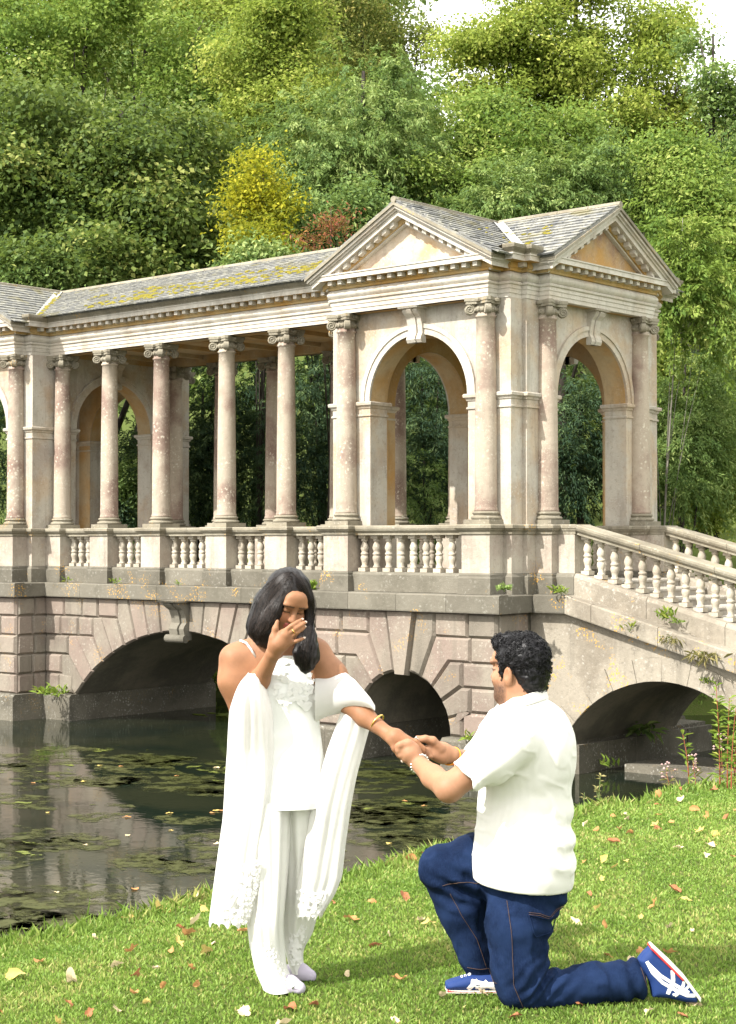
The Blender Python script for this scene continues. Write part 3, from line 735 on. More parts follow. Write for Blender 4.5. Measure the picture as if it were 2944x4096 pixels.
for i in range(14):
    x0 = 2.35 + i * .5; zt_ = -.86 - .131 * i
    MB().prism([(x0, -1.45 - .131 * i), (x0, zt_), (x0 + .50, zt_), (x0 + .52, zt_ - .02), (x0 + .52, zt_ - .05), (x0 + .495, zt_ - .055), (x0 + .495, -1.45 - .131 * i)], -1.16, 1.16).build('step', 'step', BR)
# abutment walls and the stone apron beneath the stair arch
MB().box(1.95, sa[0][0] + .02, -1.70, 2.6, -4.4, zsp).build('abutment', 'base', BR)
MB().box(3.1, 11, -.9, .6, -4.4, ZW + .12).build('stone_apron', 'base', BR)
for k in range(5):
    MB().box(2.66 + .005 * (k % 2), 2.735 + .01 * (k % 3), -1.6 + k * .8, -.81 + k * .8, -4.2, zsp - .01 - .004 * k).build('stone_block', 'base', BR)
BL = Vector((-MM, 0, ZW)); BR.location = BL
for ch in BR.children: ch.matrix_parent_inverse = Matrix.Translation(-BL)
# ================================================================ ground, water, hillside
CR0 = np.array([-1.63, 7.35]); CRD = np.array([4.38, 5.05]) / 6.685; CRN = np.array([-CRD[1], CRD[0]])
ZLAWN = -2.02
def to_uv(x, y):
    dx, dy = x - CAMP[0], y - CAMP[1]
    return dx * RT[0] + dy * RT[1], dx * FH[0] + dy * FH[1]
def sm(x, a, b):
    t = np.clip((x - a) / (b - a), 0, 1); return t * t * (3 - 2 * t)
def crest(x, y):
    u, v = to_uv(x, y)
    wob = .10 * np.sin(u * 2.1 + 1) + .07 * np.sin(u * 4.7 + v) + .03 * np.sin(u * 11)
    return (u - CR0[0]) * CRN[0] + (v - CR0[1]) * CRN[1] + wob
def ground(x, y):
    x = np.asarray(x, float); y = np.asarray(y, float)
    s = crest(x, y); u, v = to_uv(x, y)
    lawn = ZLAWN + .02 * np.sin(x * 1.7 + y) * np.cos(y * 1.3) - .05 * sm(s, -.7, 0) - 2.4 * sm(s, -.02, 1.5) + .03 * np.clip(5 - v, 0, 20)
    yb = 3.0 + 6.0 * sm(x, -5, 3); hill = -4.4 + 1.1 * sm(y, yb - .2, yb + .9) + np.clip(y - yb - .9 + .3 * np.sin(x * .6), 0, None) * .36 * (1 + .75 * (1 - sm(u / np.maximum(v, 1), -.01, .04)) * sm(y, 20, 60)) + .25 * np.sin(x * .45 + y * .3) * sm(y, 9, 14)
    side = -4.4 + 2.2 * sm(x, 8.4, 10.5) * sm(y, -11, -3)
    return np.where(y < 2.7, np.maximum(np.maximum(lawn, -4.4), side), np.maximum(hill, side * 1.0 if True else 0))
def axis(segs):
    out = []
    for a, b, st in segs: out += list(np.arange(a, b, st))
    return np.array(out + [segs[-1][1]])
gx = axis([(-160, -20, 8), (-20, -2, 1.0), (-2, 6, .5), (6, 22, .16), (22, 40, 1.0), (40, 160, 8)])
gy = axis([(-140, -32, 8), (-32, -24, .8), (-24, -7, .16), (-7, 8, .8), (8, 40, 1), (40, 150, 6)])
GX, GY = np.meshgrid(gx, gy); GZ = ground(GX, GY)
nxg, nyg = len(gx), len(gy)
idx = np.arange(nxg * nyg).reshape(nyg, nxg)
Fq = np.stack([idx[:-1, :-1], idx[:-1, 1:], idx[1:, 1:], idx[1:, :-1]], -1).reshape(-1, 4)
n = NT('ground_soil_and_turf'); p = n.pos()
c = n.mix(n.noise(p, 3, 5), (.050, .075, .016), (.09, .11, .03)); c = n.mix(n.ramp(n.noise(p, 25, 4), .5, .7, 0, .5), c, (.10, .085, .04))
n.col(c); n.bump(n.noise(p, 30, 4), .6, .03); n.b.inputs['Roughness'].default_value = 1; n.b.inputs['Specular IOR Level'].default_value = .05
M['soil'] = n.m
g = npobj('ground', np.stack([GX, GY, GZ], -1).reshape(-1, 3), Fq, 'soil', smooth=True); tag(g, kind='structure')
# water
n = NT('lake_water'); p = n.pos()
n.col(n.mix(n.ramp(n.noise(p, .5, 3), .4, .6), (.006, .011, .007), (.016, .019, .010)))
n.b.inputs['Roughness'].default_value = .04; n.b.inputs['IOR'].default_value = 1.33; n.b.inputs['Specular IOR Level'].default_value = .55
h = n.mul(n.noise(n.pos((1, 1, 1)), 2.2, 3), n.mul(n.noise(p, 9, 3), .3), 'ADD'); n.bump(h, .06, .05)
M['water'] = n.m
wv = [(-150, -140, ZW), (160, -140, ZW), (160, 60, ZW), (-150, 60, ZW)]
tag(obj('lake_water', wv, [[0, 1, 2, 3]], 'water'), kind='structure')

# ================================================================ leaves, crowns, trees
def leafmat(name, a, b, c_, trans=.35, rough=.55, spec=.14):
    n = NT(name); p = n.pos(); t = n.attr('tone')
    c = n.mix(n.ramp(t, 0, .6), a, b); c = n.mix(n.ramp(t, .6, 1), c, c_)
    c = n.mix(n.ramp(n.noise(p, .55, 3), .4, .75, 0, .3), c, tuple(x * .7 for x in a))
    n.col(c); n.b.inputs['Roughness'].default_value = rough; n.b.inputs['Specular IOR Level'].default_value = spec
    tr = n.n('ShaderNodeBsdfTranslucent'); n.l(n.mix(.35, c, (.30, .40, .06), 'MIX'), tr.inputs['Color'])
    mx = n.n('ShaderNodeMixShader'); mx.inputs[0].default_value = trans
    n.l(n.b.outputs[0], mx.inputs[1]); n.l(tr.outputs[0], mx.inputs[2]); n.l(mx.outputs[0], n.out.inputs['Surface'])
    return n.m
M['lf_lime'] = leafmat('lime_leaf', (.048, .084, .020), (.122, .172, .038), (.30, .32, .09))
M['lf_fresh'] = leafmat('fresh_leaf', (.102, .176, .034), (.215, .298, .058), (.40, .45, .125), .42)
M['lf_yellowgreen'] = leafmat('yellow_green_leaf', (.138, .196, .032), (.278, .335, .056), (.48, .49, .12), .45)
M['lf_mid'] = leafmat('mid_green_leaf', (.080, .140, .040), (.18, .262, .076), (.37, .44, .155), .38)
M['lf_yew'] = leafmat('yew_leaf', (.018, .042, .022), (.046, .086, .040), (.12, .175, .07), .22)
M['lf_yellow'] = leafmat('yellow_leaf', (.20, .21, .015), (.42, .39, .02), (.60, .53, .05), .5)
M['lf_red'] = leafmat('red_leaf', (.14, .055, .03), (.28, .08, .045), (.34, .16, .05), .35)
M['lf_berry'] = leafmat('rowan_leaf', (.11, .14, .035), (.24, .26, .065), (.42, .36, .11), .38)
n = NT('bark'); p = n.pos(); n.col(n.mix(n.noise(n.pos((1, 1, .3)), 12, 5), (.018, .014, .010), (.06, .05, .038))); n.bump(n.noise(n.pos((1, 1, .25)), 25, 5), .8, .03); M['bark'] = n.m
n = NT('pale_bark'); p = n.pos(); n.col(n.mix(n.noise(n.pos((1, 1, .3)), 12, 5), (.10, .09, .07), (.25, .23, .19))); M['palebark'] = n.m
n = NT('berry'); n.col((.5, .10, .02)); n.b.inputs['Roughness'].default_value = .4; M['berry'] = n.m

def leaves(P, N, size, aspect, g_, droop=0.0, fold=.25, tdir=None):
    """P (n,3) leaf bases, N (n,3) rough normals; returns V,F for rhombic folded leaves"""
    k = len(P)
    nn = N / (np.linalg.norm(N, axis=1, keepdims=True) + 1e-9)
    t = g_.normal(size=(k, 3)) if tdir is None else tdir + g_.normal(size=(k, 3)) * .45
    t[:, 2] -= droop
    t -= nn * (t * nn).sum(1, keepdims=True); t /= (np.linalg.norm(t, axis=1, keepdims=True) + 1e-9)
    s = np.cross(nn, t); L = size * g_.uniform(.65, 1.3, (k, 1)); W = L * aspect
    a = P; b = P + t * L * .5 + s * W * .5 + nn * L * fold * .3; c_ = P + t * L - nn * L * .12; d_ = P + t * L * .5 - s * W * .5 + nn * L * fold * .3
    V = np.stack([a, b, c_, d_], 1).reshape(-1, 3); i = np.arange(k)[:, None] * 4
    F = np.concatenate([i + np.array([[0, 1, 2]]), i + np.array([[0, 2, 3]])], 0)
    return V, F
def sublobes(L, g_, k=9):
    out = []
    for l in L:
        out.append((l[0], l[1], l[2], l[3] * .72, l[4] * .72, l[5] * .72))
        for q in range(k):
            d_ = g_.normal(size=3); d_ /= np.linalg.norm(d_)
            if d_ @ FH > .3: d_ = -d_
            r_ = g_.uniform(.28, .5); out.append((l[0] + d_[0] * l[3] * .8, l[1] + d_[1] * l[4] * .8, l[2] + d_[2] * l[5] * .8, l[3] * r_, l[4] * r_, l[5] * r_ * .8))
    return out
def crown(lobes, nclump, per, size, aspect, g_, spread=.32, shell=.55, droop=.4, up=.6, spray=False, front=.75):
    """leaf clumps through ellipsoid lobes; lobes (cx,cy,cz,rx,ry,rz); front: how far clumps favour the side of the viewer"""
    lob = np.array(lobes, float); vol = lob[:, 3] * lob[:, 4] + lob[:, 3] * lob[:, 5]
    li = g_.choice(len(lob), nclump, p=vol / vol.sum())
    d_ = g_.normal(size=(nclump, 3)); d_ /= np.linalg.norm(d_, axis=1, keepdims=True)
    back = (d_ @ FH) > .25; d_[back & (g_.random(nclump) < front)] *= -1
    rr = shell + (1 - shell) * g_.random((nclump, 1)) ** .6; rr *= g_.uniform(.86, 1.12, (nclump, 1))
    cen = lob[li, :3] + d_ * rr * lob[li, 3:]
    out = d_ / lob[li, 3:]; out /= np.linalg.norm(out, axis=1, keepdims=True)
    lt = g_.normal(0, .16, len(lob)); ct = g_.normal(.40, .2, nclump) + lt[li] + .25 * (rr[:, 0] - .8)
    ci = np.repeat(np.arange(nclump), per); k = len(ci)
    off = g_.normal(size=(k, 3)) * spread * np.array([1, 1, .55])
    o_ = out[ci]
    if spray:
        side = np.cross(o_, (0, 0, 1.0)); q = g_.uniform(0, 1, (k, 1)) * spread * 3.2
        off = o_ * q + side * g_.normal(0, .33, (k, 1)) * (spread * 1.3 - q * .3) + np.array([0, 0, -1.0]) * q ** 2 * .45 / max(.2, spread) * .35 + g_.normal(size=(k, 3)) * .03
    P = cen[ci] + off
    N = o_ * .55 + np.array([0, 0, up]) + g_.normal(size=(k, 3)) * .55
    V, F = leaves(P, N, size, aspect, g_, droop, tdir=(o_ if spray else None))
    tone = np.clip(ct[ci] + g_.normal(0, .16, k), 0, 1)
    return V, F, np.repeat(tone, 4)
def tree(name, label, cat, base, lobes, mat, nclump, per, size, aspect=.6, seed=1, trunk=.16, bark='bark', group=None, limbs=None, **kw):
    g_ = np.random.default_rng(seed); base = np.array(base, float)
    T = empty(name, base)
    tag(T, label, cat, group)
    L = [(l[0] - base[0], l[1] - base[1], l[2] - base[2], l[3], l[4], l[5]) for l in lobes]
    V, F, tn = crown(sublobes(L, g_), int(nclump * 1.15), int(per * 1.12), size * .84, aspect, g_, **kw)
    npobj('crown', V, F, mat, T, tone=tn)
    m_ = MB(); zt = max(l[2] + l[5] * .5 for l in L); cx_ = np.mean([l[0] for l in L]); cy_ = np.mean([l[1] for l in L])
    pts = [(cx_ * t + .12 * math.sin(3 * t + seed), cy_ * t + .1 * math.cos(4 * t + seed), zt * t) for t in np.linspace(0, 1, 7)]
    m_.tube(pts, list(np.linspace(trunk, trunk * .25, 7)), 7)
    for l in L:
        for q in range(1 if kw.get('spray') else 3):
            t = g_.uniform(.25, .75); s_ = np.array(pts[int(t * 6)]); e_ = np.array(l[:3]) + g_.normal(size=3) * np.array(l[3:]) * .5
            mid = (s_ + e_) / 2 + np.array([0, 0, .25])
            m_.tube([s_, mid, e_], [trunk * .35, trunk * .22, trunk * .06], 5)
    for br in (limbs or []): m_.tube([np.array(b_) - base for b_ in br[0]], br[1], 5)
    m_.build('trunk', bark, T, True, fix=False)
    return T
def gz(x, y): return float(ground(np.array([x]), np.array([y]))[()][0])
def lob(px, py, dep, rpx, rpy, rd=None):
    """crown lobe centred at photo pixel, radii given in photo pixels at that distance"""
    p_ = at(px, py, dep); s_ = dep / FPX
    return (p_[0], p_[1], p_[2], rpx * s_, (rd or rpx * s_), rpy * s_)
def basept(px, dep):
    p_ = at(px, 2200, dep); return (p_[0], p_[1], max(gz(p_[0], p_[1]), ZW) - .15)
G_ = 'trees on the slope behind the bridge'
# big dark lime, left
tree('lime_tree', 'big dark green lime tree at left above the colonnade roof', 'tree', basept(330, 42), [lob(300, 640, 42, 420, 330), lob(90, 900, 41, 320, 300), lob(560, 830, 41, 330, 330), lob(760, 720, 43, 240, 330), lob(350, 1050, 40, 420, 200), lob(800, 1010, 41, 190, 170)],
     'lf_lime', 900, 46, .17, .75, 11, .28, group=G_, spread=.34, droop=.5)
tree('lime_tree', 'lighter olive green tree top at the upper left corner', 'tree', basept(180, 52), [lob(150, 250, 52, 330, 300), lob(480, 200, 53, 330, 280), lob(760, 330, 52, 240, 280), lob(20, 480, 50, 240, 240)],
     'lf_fresh', 620, 46, .17, .7, 12, .25, group=G_)
tree('lime_tree', 'pale green tree at the top edge left of centre', 'tree', basept(560, 60), [lob(620, 40, 60, 420, 240), lob(250, -20, 60, 400, 200), lob(900, 150, 61, 220, 250)],
     'lf_yellowgreen', 460, 44, .19, .7, 13, .25, group=G_)
tree('birch_tree', 'tall bright yellow-green tree above the yellow shrub', 'tree', basept(1080, 50), [lob(1060, 300, 50, 230, 300), lob(1190, 200, 50, 200, 280), lob(980, 560, 49, 170, 200), lob(1150, 520, 49, 220, 220)],
     'lf_yellowgreen', 560, 46, .155, .62, 14, .2, group=G_)
tree('ash_tree', 'soft mid green tree with drooping leaves above the roof valley', 'tree', basept(1450, 44), [lob(1420, 560, 44, 280, 260), lob(1290, 760, 43, 230, 210), lob(1600, 700, 44, 220, 230), lob(1500, 400, 45, 190, 160)],
     'lf_mid', 640, 46, .17, .34, 15, .2, group=G_, droop=1.1, spray=True)
tree('rowan_tree', 'rowan tree with orange berries at the top edge near the sky gap', 'tree', basept(1480, 62), [lob(1420, 150, 62, 260, 240), lob(1620, 200, 62, 130, 150), lob(1280, 60, 63, 220, 210)],
     'lf_berry', 420, 44, .17, .5, 16, .2, group=G_)
tree('hornbeam_tree', 'yellowish green tree behind the near pediment', 'tree', basept(1900, 46), [lob(1830, 560, 46, 230, 260), lob(2060, 690, 45, 250, 240), lob(1720, 800, 44, 260, 190), lob(2240, 640, 46, 220, 230)],
     'lf_fresh', 700, 46, .15, .6, 17, .2, group=G_)
tree('cherry_tree', 'green cherry tree between the two ridge ends', 'tree', basept(2250, 42), [lob(2210, 790, 42, 240, 150), lob(2020, 860, 41, 220, 120), lob(2420, 760, 42, 170, 160)],
     'lf_mid', 360, 46, .16, .36, 18, .16, group=G_, droop=1.0, spray=True)
tree('beech_tree', 'tallest beech with bright leaves against the white sky', 'tree', basept(2300, 56), [lob(2150, 200, 56, 330, 240), lob(2450, 120, 56, 300, 250), lob(1950, 330, 55, 260, 210), lob(2400, 430, 55, 330, 260), lob(2600, 200, 57, 100, 170), lob(2660, 600, 56, 210, 230), lob(1930, 190, 57, 130, 70)],
     'lf_yellowgreen', 1250, 46, .165, .66, 19, .3, group=G_, limbs=[([at(2400, 700, 56), at(2530, 300, 56), at(2640, 60, 56)], [.16, .1, .03]), ([at(2300, 700, 56), at(2120, 220, 56), at(2030, 30, 57)], [.14, .09, .02])])
tree('maple_tree', 'thin branched tree at the upper right edge against the sky', 'tree', basept(2860, 50), [lob(2860, 330, 50, 110, 80), lob(2900, 560, 50, 130, 170), lob(2780, 180, 51, 60, 40), lob(2910, 430, 50, 90, 60)],
     'lf_mid', 130, 36, .16, .7, 20, .14, group=G_, limbs=[([at(2840, 760, 50), at(2850, 420, 50), at(2800, 150, 50)], [.1, .06, .02])])
tree('birch_tree', 'hanging yellow-green birch at the right edge above the stair', 'tree', basept(2800, 40), [lob(2800, 790, 40, 190, 200), lob(2890, 1010, 39, 140, 220), lob(2680, 700, 41, 150, 150), lob(2620, 880, 41, 110, 130)],
     'lf_fresh', 520, 44, .13, .6, 21, .16, group=G_, droop=.9)
tree('cherry_sapling', 'young cherry sapling with pale stem right of the end pediment', 'sapling', basept(2640, 33), [lob(2740, 1010, 33, 150, 60), lob(2640, 1120, 33, 130, 60), lob(2790, 1180, 33, 150, 80), lob(2700, 1300, 33, 130, 90), lob(2620, 900, 33, 60, 60), lob(2880, 1330, 33, 120, 110)],
     'lf_fresh', 230, 44, .15, .36, 22, .03, 'palebark', group=G_, droop=.9, spray=True, spread=.25)
tree('yellow_shrub', 'bright yellow shrub above the colonnade roof', 'shrub', basept(1050, 38), [lob(1055, 700, 38, 90, 130), lob(970, 800, 38, 60, 120), lob(1120, 860, 38, 70, 110), lob(1030, 960, 37.5, 120, 90)],
     'lf_yellow', 150, 40, .13, .55, 23, .07, group='shrubs behind the bridge', spread=.28, shell=.2)
tree('red_shrub', 'reddish shrub beside the left slope of the near pediment', 'shrub', basept(1290, 35), [lob(1330, 920, 35, 50, 50), lob(1240, 970, 35, 45, 35), lob(1390, 870, 35, 15, 60)],
     'lf_red', 26, 26, .10, .4, 24, .04, group='shrubs behind the bridge', spread=.2, shell=.1)
tree('laurel_shrub', 'green shrub low behind the yellow shrub and pediment', 'shrub', basept(1300, 39), [lob(1200, 920, 39, 170, 130), lob(1420, 880, 39, 140, 120), lob(1100, 1060, 37, 180, 70)],
     'lf_mid', 200, 44, .15, .5, 25, .08, group='shrubs behind the bridge')
# dark yews seen between the columns
YE = 'dark yews behind the colonnade'
yews = [(560, 'dark evergreen seen through the arch of the far pavilion', 42, 120, 260, 1900), (800, 'dark yew between the second and third columns of the colonnade', 40, 150, 420, 1780), (1010, 'dark yew between the third and fourth columns of the colonnade', 40, 150, 430, 1740),
        (1270, 'dark yew left of the near pavilion', 38, 170, 430, 1720), (1690, 'dark yew seen through the front arch of the near pavilion', 37, 190, 450, 1720), (1930, 'dark yew behind the near corner pier', 39, 150, 420, 1700), (2330, 'dark yew seen through the end arch', 37, 170, 420, 1760), (2640, 'dark yew right of the end columns', 38, 170, 420, 1640), (60, 'dark yew at the left edge behind the far pavilion', 47, 200, 420, 1780)]
for i, (px, lb_, dp, rx, ry, cy_) in enumerate(yews):
    tree('yew_tree', lb_, 'tree', basept(px, dp), [lob(px, cy_, dp, rx, ry), lob(px - 60, cy_ + 150, dp - .8, rx * .9, ry * .55), lob(px + 70, cy_ - 60, dp - .5, rx * .8, ry * .5)],
         'lf_yew' if i % 3 != 2 else 'lf_yew', 330, 42, .14, .22, 40 + i, .12, group=YE, spray=True, spread=.24, droop=.7, shell=.45)
tree('laurel_shrub', 'glossy green laurel behind the balusters of the far bays', 'shrub', basept(620, 40.5), [lob(540, 2000, 41, 100, 170), lob(850, 2080, 40, 110, 90)], 'lf_mid', 120, 42, .14, .42, 61, .05, group='shrubs behind the bridge', spread=.2)
tree('laurel_shrub', 'green bush behind the balusters of the near arch', 'shrub', basept(1700, 35.5), [lob(1690, 1960, 35.5, 120, 160)], 'lf_mid', 60, 40, .12, .3, 62, .05, group='shrubs behind the bridge', spread=.2, spray=True)
tree('box_shrub', 'yellow-green bush above the far stair balustrade', 'shrub', basept(2860, 36), [lob(2890, 1950, 36, 110, 170), lob(2800, 2040, 36, 90, 110)], 'lf_yellowgreen', 230, 44, .10, .6, 63, .06, group='shrubs behind the bridge', spread=.2)
tree('larch_tree', 'dark green fir branches right of the end column', 'tree', basept(2700, 35), [lob(2640, 1650, 35, 100, 180), lob(2780, 1600, 35, 130, 180), lob(2700, 1880, 34, 140, 160), lob(2900, 1560, 36, 120, 220), lob(2760, 1750, 34.5, 120, 160), lob(2640, 2000, 34.5, 120, 120), lob(2860, 1800, 35, 120, 180)], 'lf_mid', 520, 44, .13, .25, 64, .1, group=G_, spray=True, spread=.24)
tree('oak_tree', 'olive-yellow leaved tree beside the end columns', 'tree', basept(2640, 37), [lob(2640, 1430, 36, 80, 110), lob(2740, 1520, 36, 90, 90), lob(2500, 1700, 37, 90, 90)], 'lf_yellowgreen', 110, 44, .12, .6, 65, .1, group=G_, spread=.2)
tree('evergreen_tree', 'dark evergreen at the far left above the roof', 'tree', basept(120, 39), [lob(60, 1120, 39, 220, 110), lob(330, 1130, 39, 180, 90)], 'lf_mid', 220, 44, .13, .6, 66, .1, group=G_)
# the wood that closes the slope behind
gw = np.random.default_rng(99); LBS = []
for px in range(-500, 3500, 210):
    for row, dp in enumerate((48, 60, 72)):
        ty = (1400, 750, 180)[row] if px < 1500 else ((1500, 950, 620)[row] if px < 2550 else (1500, 1150, 900)[row])
        LBS.append(lob(px + gw.uniform(-60, 60), ty + gw.uniform(-60, 60), dp + gw.uniform(-2, 2), 230, 330))
        if row == 2 and px < 1500: LBS.append(lob(px + 100, -150, dp + 2, 230, 300))
V, F, tn = crown(LBS, 2300, 38, .27, .6, gw, spread=.55)
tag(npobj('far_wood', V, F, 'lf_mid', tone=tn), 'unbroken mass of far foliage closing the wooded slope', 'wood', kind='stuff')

# undergrowth along the far bank
gw = np.random.default_rng(123); LBS = []
for xx in np.arange(-30, 16, 1.2):
    ybk = 3.0 + 6.0 * float(sm(np.array(xx), -5, 3))
    for q in range(2): LBS.append((xx + gw.uniform(-.5, .5), ybk + .9 + 1.6 * q + gw.uniform(-.3, .3), -3.1 + q * .8 + gw.uniform(-.3, .3), .8, .6, .8))
V, F, tn = crown(LBS, 800, 32, .14, .5, gw, spread=.22)
tag(npobj('bank_undergrowth', V, F, 'lf_fresh', tone=tn), 'low green undergrowth along the far bank of the lake', 'undergrowth', kind='stuff')
# ================================================================ lawn, fallen leaves, water weed, small plants
n = NT('grass_blade'); t = n.attr('tone'); p = n.pos()
c = n.mix(n.ramp(t, 0, .55), (.112, .200, .028), (.220, .325, .060)); c = n.mix(n.ramp(t, .58, 1.0), c, (.42, .40, .14))
n.col(c); n.b.inputs['Roughness'].default_value = .5; n.b.inputs['Specular IOR Level'].default_value = .3
tr = n.n('ShaderNodeBsdfTranslucent'); n.l(c, tr.inputs['Color']); mx = n.n('ShaderNodeMixShader'); mx.inputs[0].default_value = .35
n.l(n.b.outputs[0], mx.inputs[1]); n.l(tr.outputs[0], mx.inputs[2]); n.l(mx.outputs[0], n.out.inputs['Surface']); M['grass'] = n.m
gg = np.random.default_rng(5)
K = 440000
v = 4.3 + 11.5 * gg.random(K) ** 1.35; u = (gg.random(K) * 2 - 1) * (.245 * v + .9)
X = CAMP[0] + RT[0] * u + FH[0] * v; Y = CAMP[1] + RT[1] * u + FH[1] * v
s = crest(X, Y); keep = s < .75
X, Y, u, v, s = X[keep], Y[keep], u[keep], v[keep], s[keep]; K = len(X)
Z = ground(X, Y)
def vn(x, y, sc, seed):
    r_ = np.random.default_rng(seed).random((64, 64)); a = (x * sc) % 63; b = (y * sc) % 63
    i, j = a.astype(int), b.astype(int); f, g_ = a - i, b - j; f = f * f * (3 - 2 * f); g_ = g_ * g_ * (3 - 2 * g_)
    return r_[i, j] * (1 - f) * (1 - g_) + r_[(i + 1) % 64, j] * f * (1 - g_) + r_[i, (j + 1) % 64] * (1 - f) * g_ + r_[(i + 1) % 64, (j + 1) % 64] * f * g_
edge = sm(s, -.25, .1)
patch = vn(X + 50, Y + 50, 1.3, 3) * .35 + vn(X + 50, Y + 50, 3.2, 1) * .35 + vn(X + 50, Y + 50, 9, 2) * .3
Hh = (.007 + .011 * gg.random(K)) * (1 + .7 * (patch - .4)) * (1 + edge * gg.uniform(.2, 3.6, K) ** 1.2 * (gg.random(K) < .6))
Hh *= np.where(gg.random(K) < .012, gg.uniform(1.5, 2.6, K), 1)
th = gg.random(K) * 2 * math.pi; ln = gg.normal(.0, 1, K) * .55 + .35; lean = th + gg.normal(0, .6, K)
Wd = .0036 * gg.uniform(.7, 1.5, K) * (v / 7) ** .75
wx, wy = np.cos(th) * Wd, np.sin(th) * Wd; lx, ly = -np.sin(lean) * ln * Hh, np.cos(lean) * ln * Hh
z0 = Z - .006
Vg = np.stack([np.stack([X, Y, z0], -1), np.stack([X + lx * .3 + wx, Y + ly * .3 + wy, Z + Hh * .5], -1),
               np.stack([X + lx, Y + ly, Z + Hh], -1), np.stack([X + lx * .3 - wx, Y + ly * .3 - wy, Z + Hh * .5], -1)], 1).reshape(-1, 3)
i = np.arange(K)[:, None] * 4
Fg = np.concatenate([i + np.array([[0, 1, 2]]), i + np.array([[0, 2, 3]])], 0)
tone = np.clip(patch * 1.1 - .12 + gg.normal(0, .16, K) + edge * .14 * (gg.random(K) < .5) + (gg.random(K) < .05) * .5 - .02, 0, 1)
tag(npobj('lawn_grass', Vg, Fg, 'grass', tone=np.repeat(tone, 4)), 'short mown lawn grass with longer blades along the bank', 'grass', kind='stuff')

def flatmat(name, a, b, rough=.7, sc=30, spec=.2):
    n = NT(name); p = n.pos(); n.col(n.mix(n.noise(p, sc, 4), a, b)); n.b.inputs['Roughness'].default_value = rough; n.b.inputs['Specular IOR Level'].default_value = spec
    tr = n.n('ShaderNodeBsdfTranslucent'); tr.inputs['Color'].default_value = (*b, 1); mx = n.n('ShaderNodeMixShader'); mx.inputs[0].default_value = .2
    n.l(n.b.outputs[0], mx.inputs[1]); n.l(tr.outputs[0], mx.inputs[2]); n.l(mx.outputs[0], n.out.inputs['Surface'])
    return n.m
FLM = {'orange': flatmat('orange_dead_leaf', (.34, .15, .05), (.52, .29, .12)), 'yellow': flatmat('yellow_dead_leaf', (.48, .34, .07), (.60, .47, .18)),
       'pale': flatmat('pale_dead_leaf', (.55, .42, .24), (.70, .58, .38)), 'brown': flatmat('russet_dead_leaf', (.26, .10, .04), (.42, .18, .09))}
def leafmesh(kind, seed):
    r_ = random.Random(seed * 7); k = 20; V = []; outl = []
    for i in range(k):
        a = 2 * math.pi * i / k
        if seed % 2: rad = .55 + .5 * abs(math.cos(2.5 * a)) ** 1.5 * (1 - .35 * abs(math.sin(a / 2)))
        else: rad = .45 + .62 * abs(math.cos(a / 2)) ** 1.6 + .05 * (i % 2)
        outl.append((math.cos(a) * rad * r_.uniform(.88, 1.1), math.sin(a) * rad * .8 * r_.uniform(.88, 1.1)))
    cu = r_.uniform(.7, 2.0); cv = r_.uniform(-.8, 1.0); tw = r_.uniform(-1, 1)
    zz = lambda x, y: .38 * cu * y * y + .28 * cv * x * x + .32 * tw * x * y + .10 * math.sin(5 * x + seed)
    for q in (1, .5):
        for x, y in outl: V.append((x * q * .05, y * q * .05 * (1 - .25 * abs(y) * cu / 2), (zz(x * q, y * q) + .05 * r_.uniform(-1, 1) + .1) * .05))
    V.append((0, 0, .005))
    return V, [[i, (i + 1) % k, k + (i + 1) % k, k + i] for i in range(k)] + [[k + i, k + (i + 1) % k, 2 * k] for i in range(k)]
LM = {}
for kc in FLM:
    LM[kc] = []
    for q in range(6):
        V, F = leafmesh(kc, q + 1); o = obj('fallen_leaf', V, F, FLM[kc], smooth=True); LM[kc].append(o.data); bpy.data.objects.remove(o)
LBL = {'orange': 'curled orange fallen leaf lying on the lawn', 'yellow': 'yellow fallen leaf lying on the lawn', 'pale': 'pale buff fallen leaf lying on the lawn', 'brown': 'russet brown fallen leaf lying on the lawn'}
rl = random.Random(21); spots = []
tries = 0
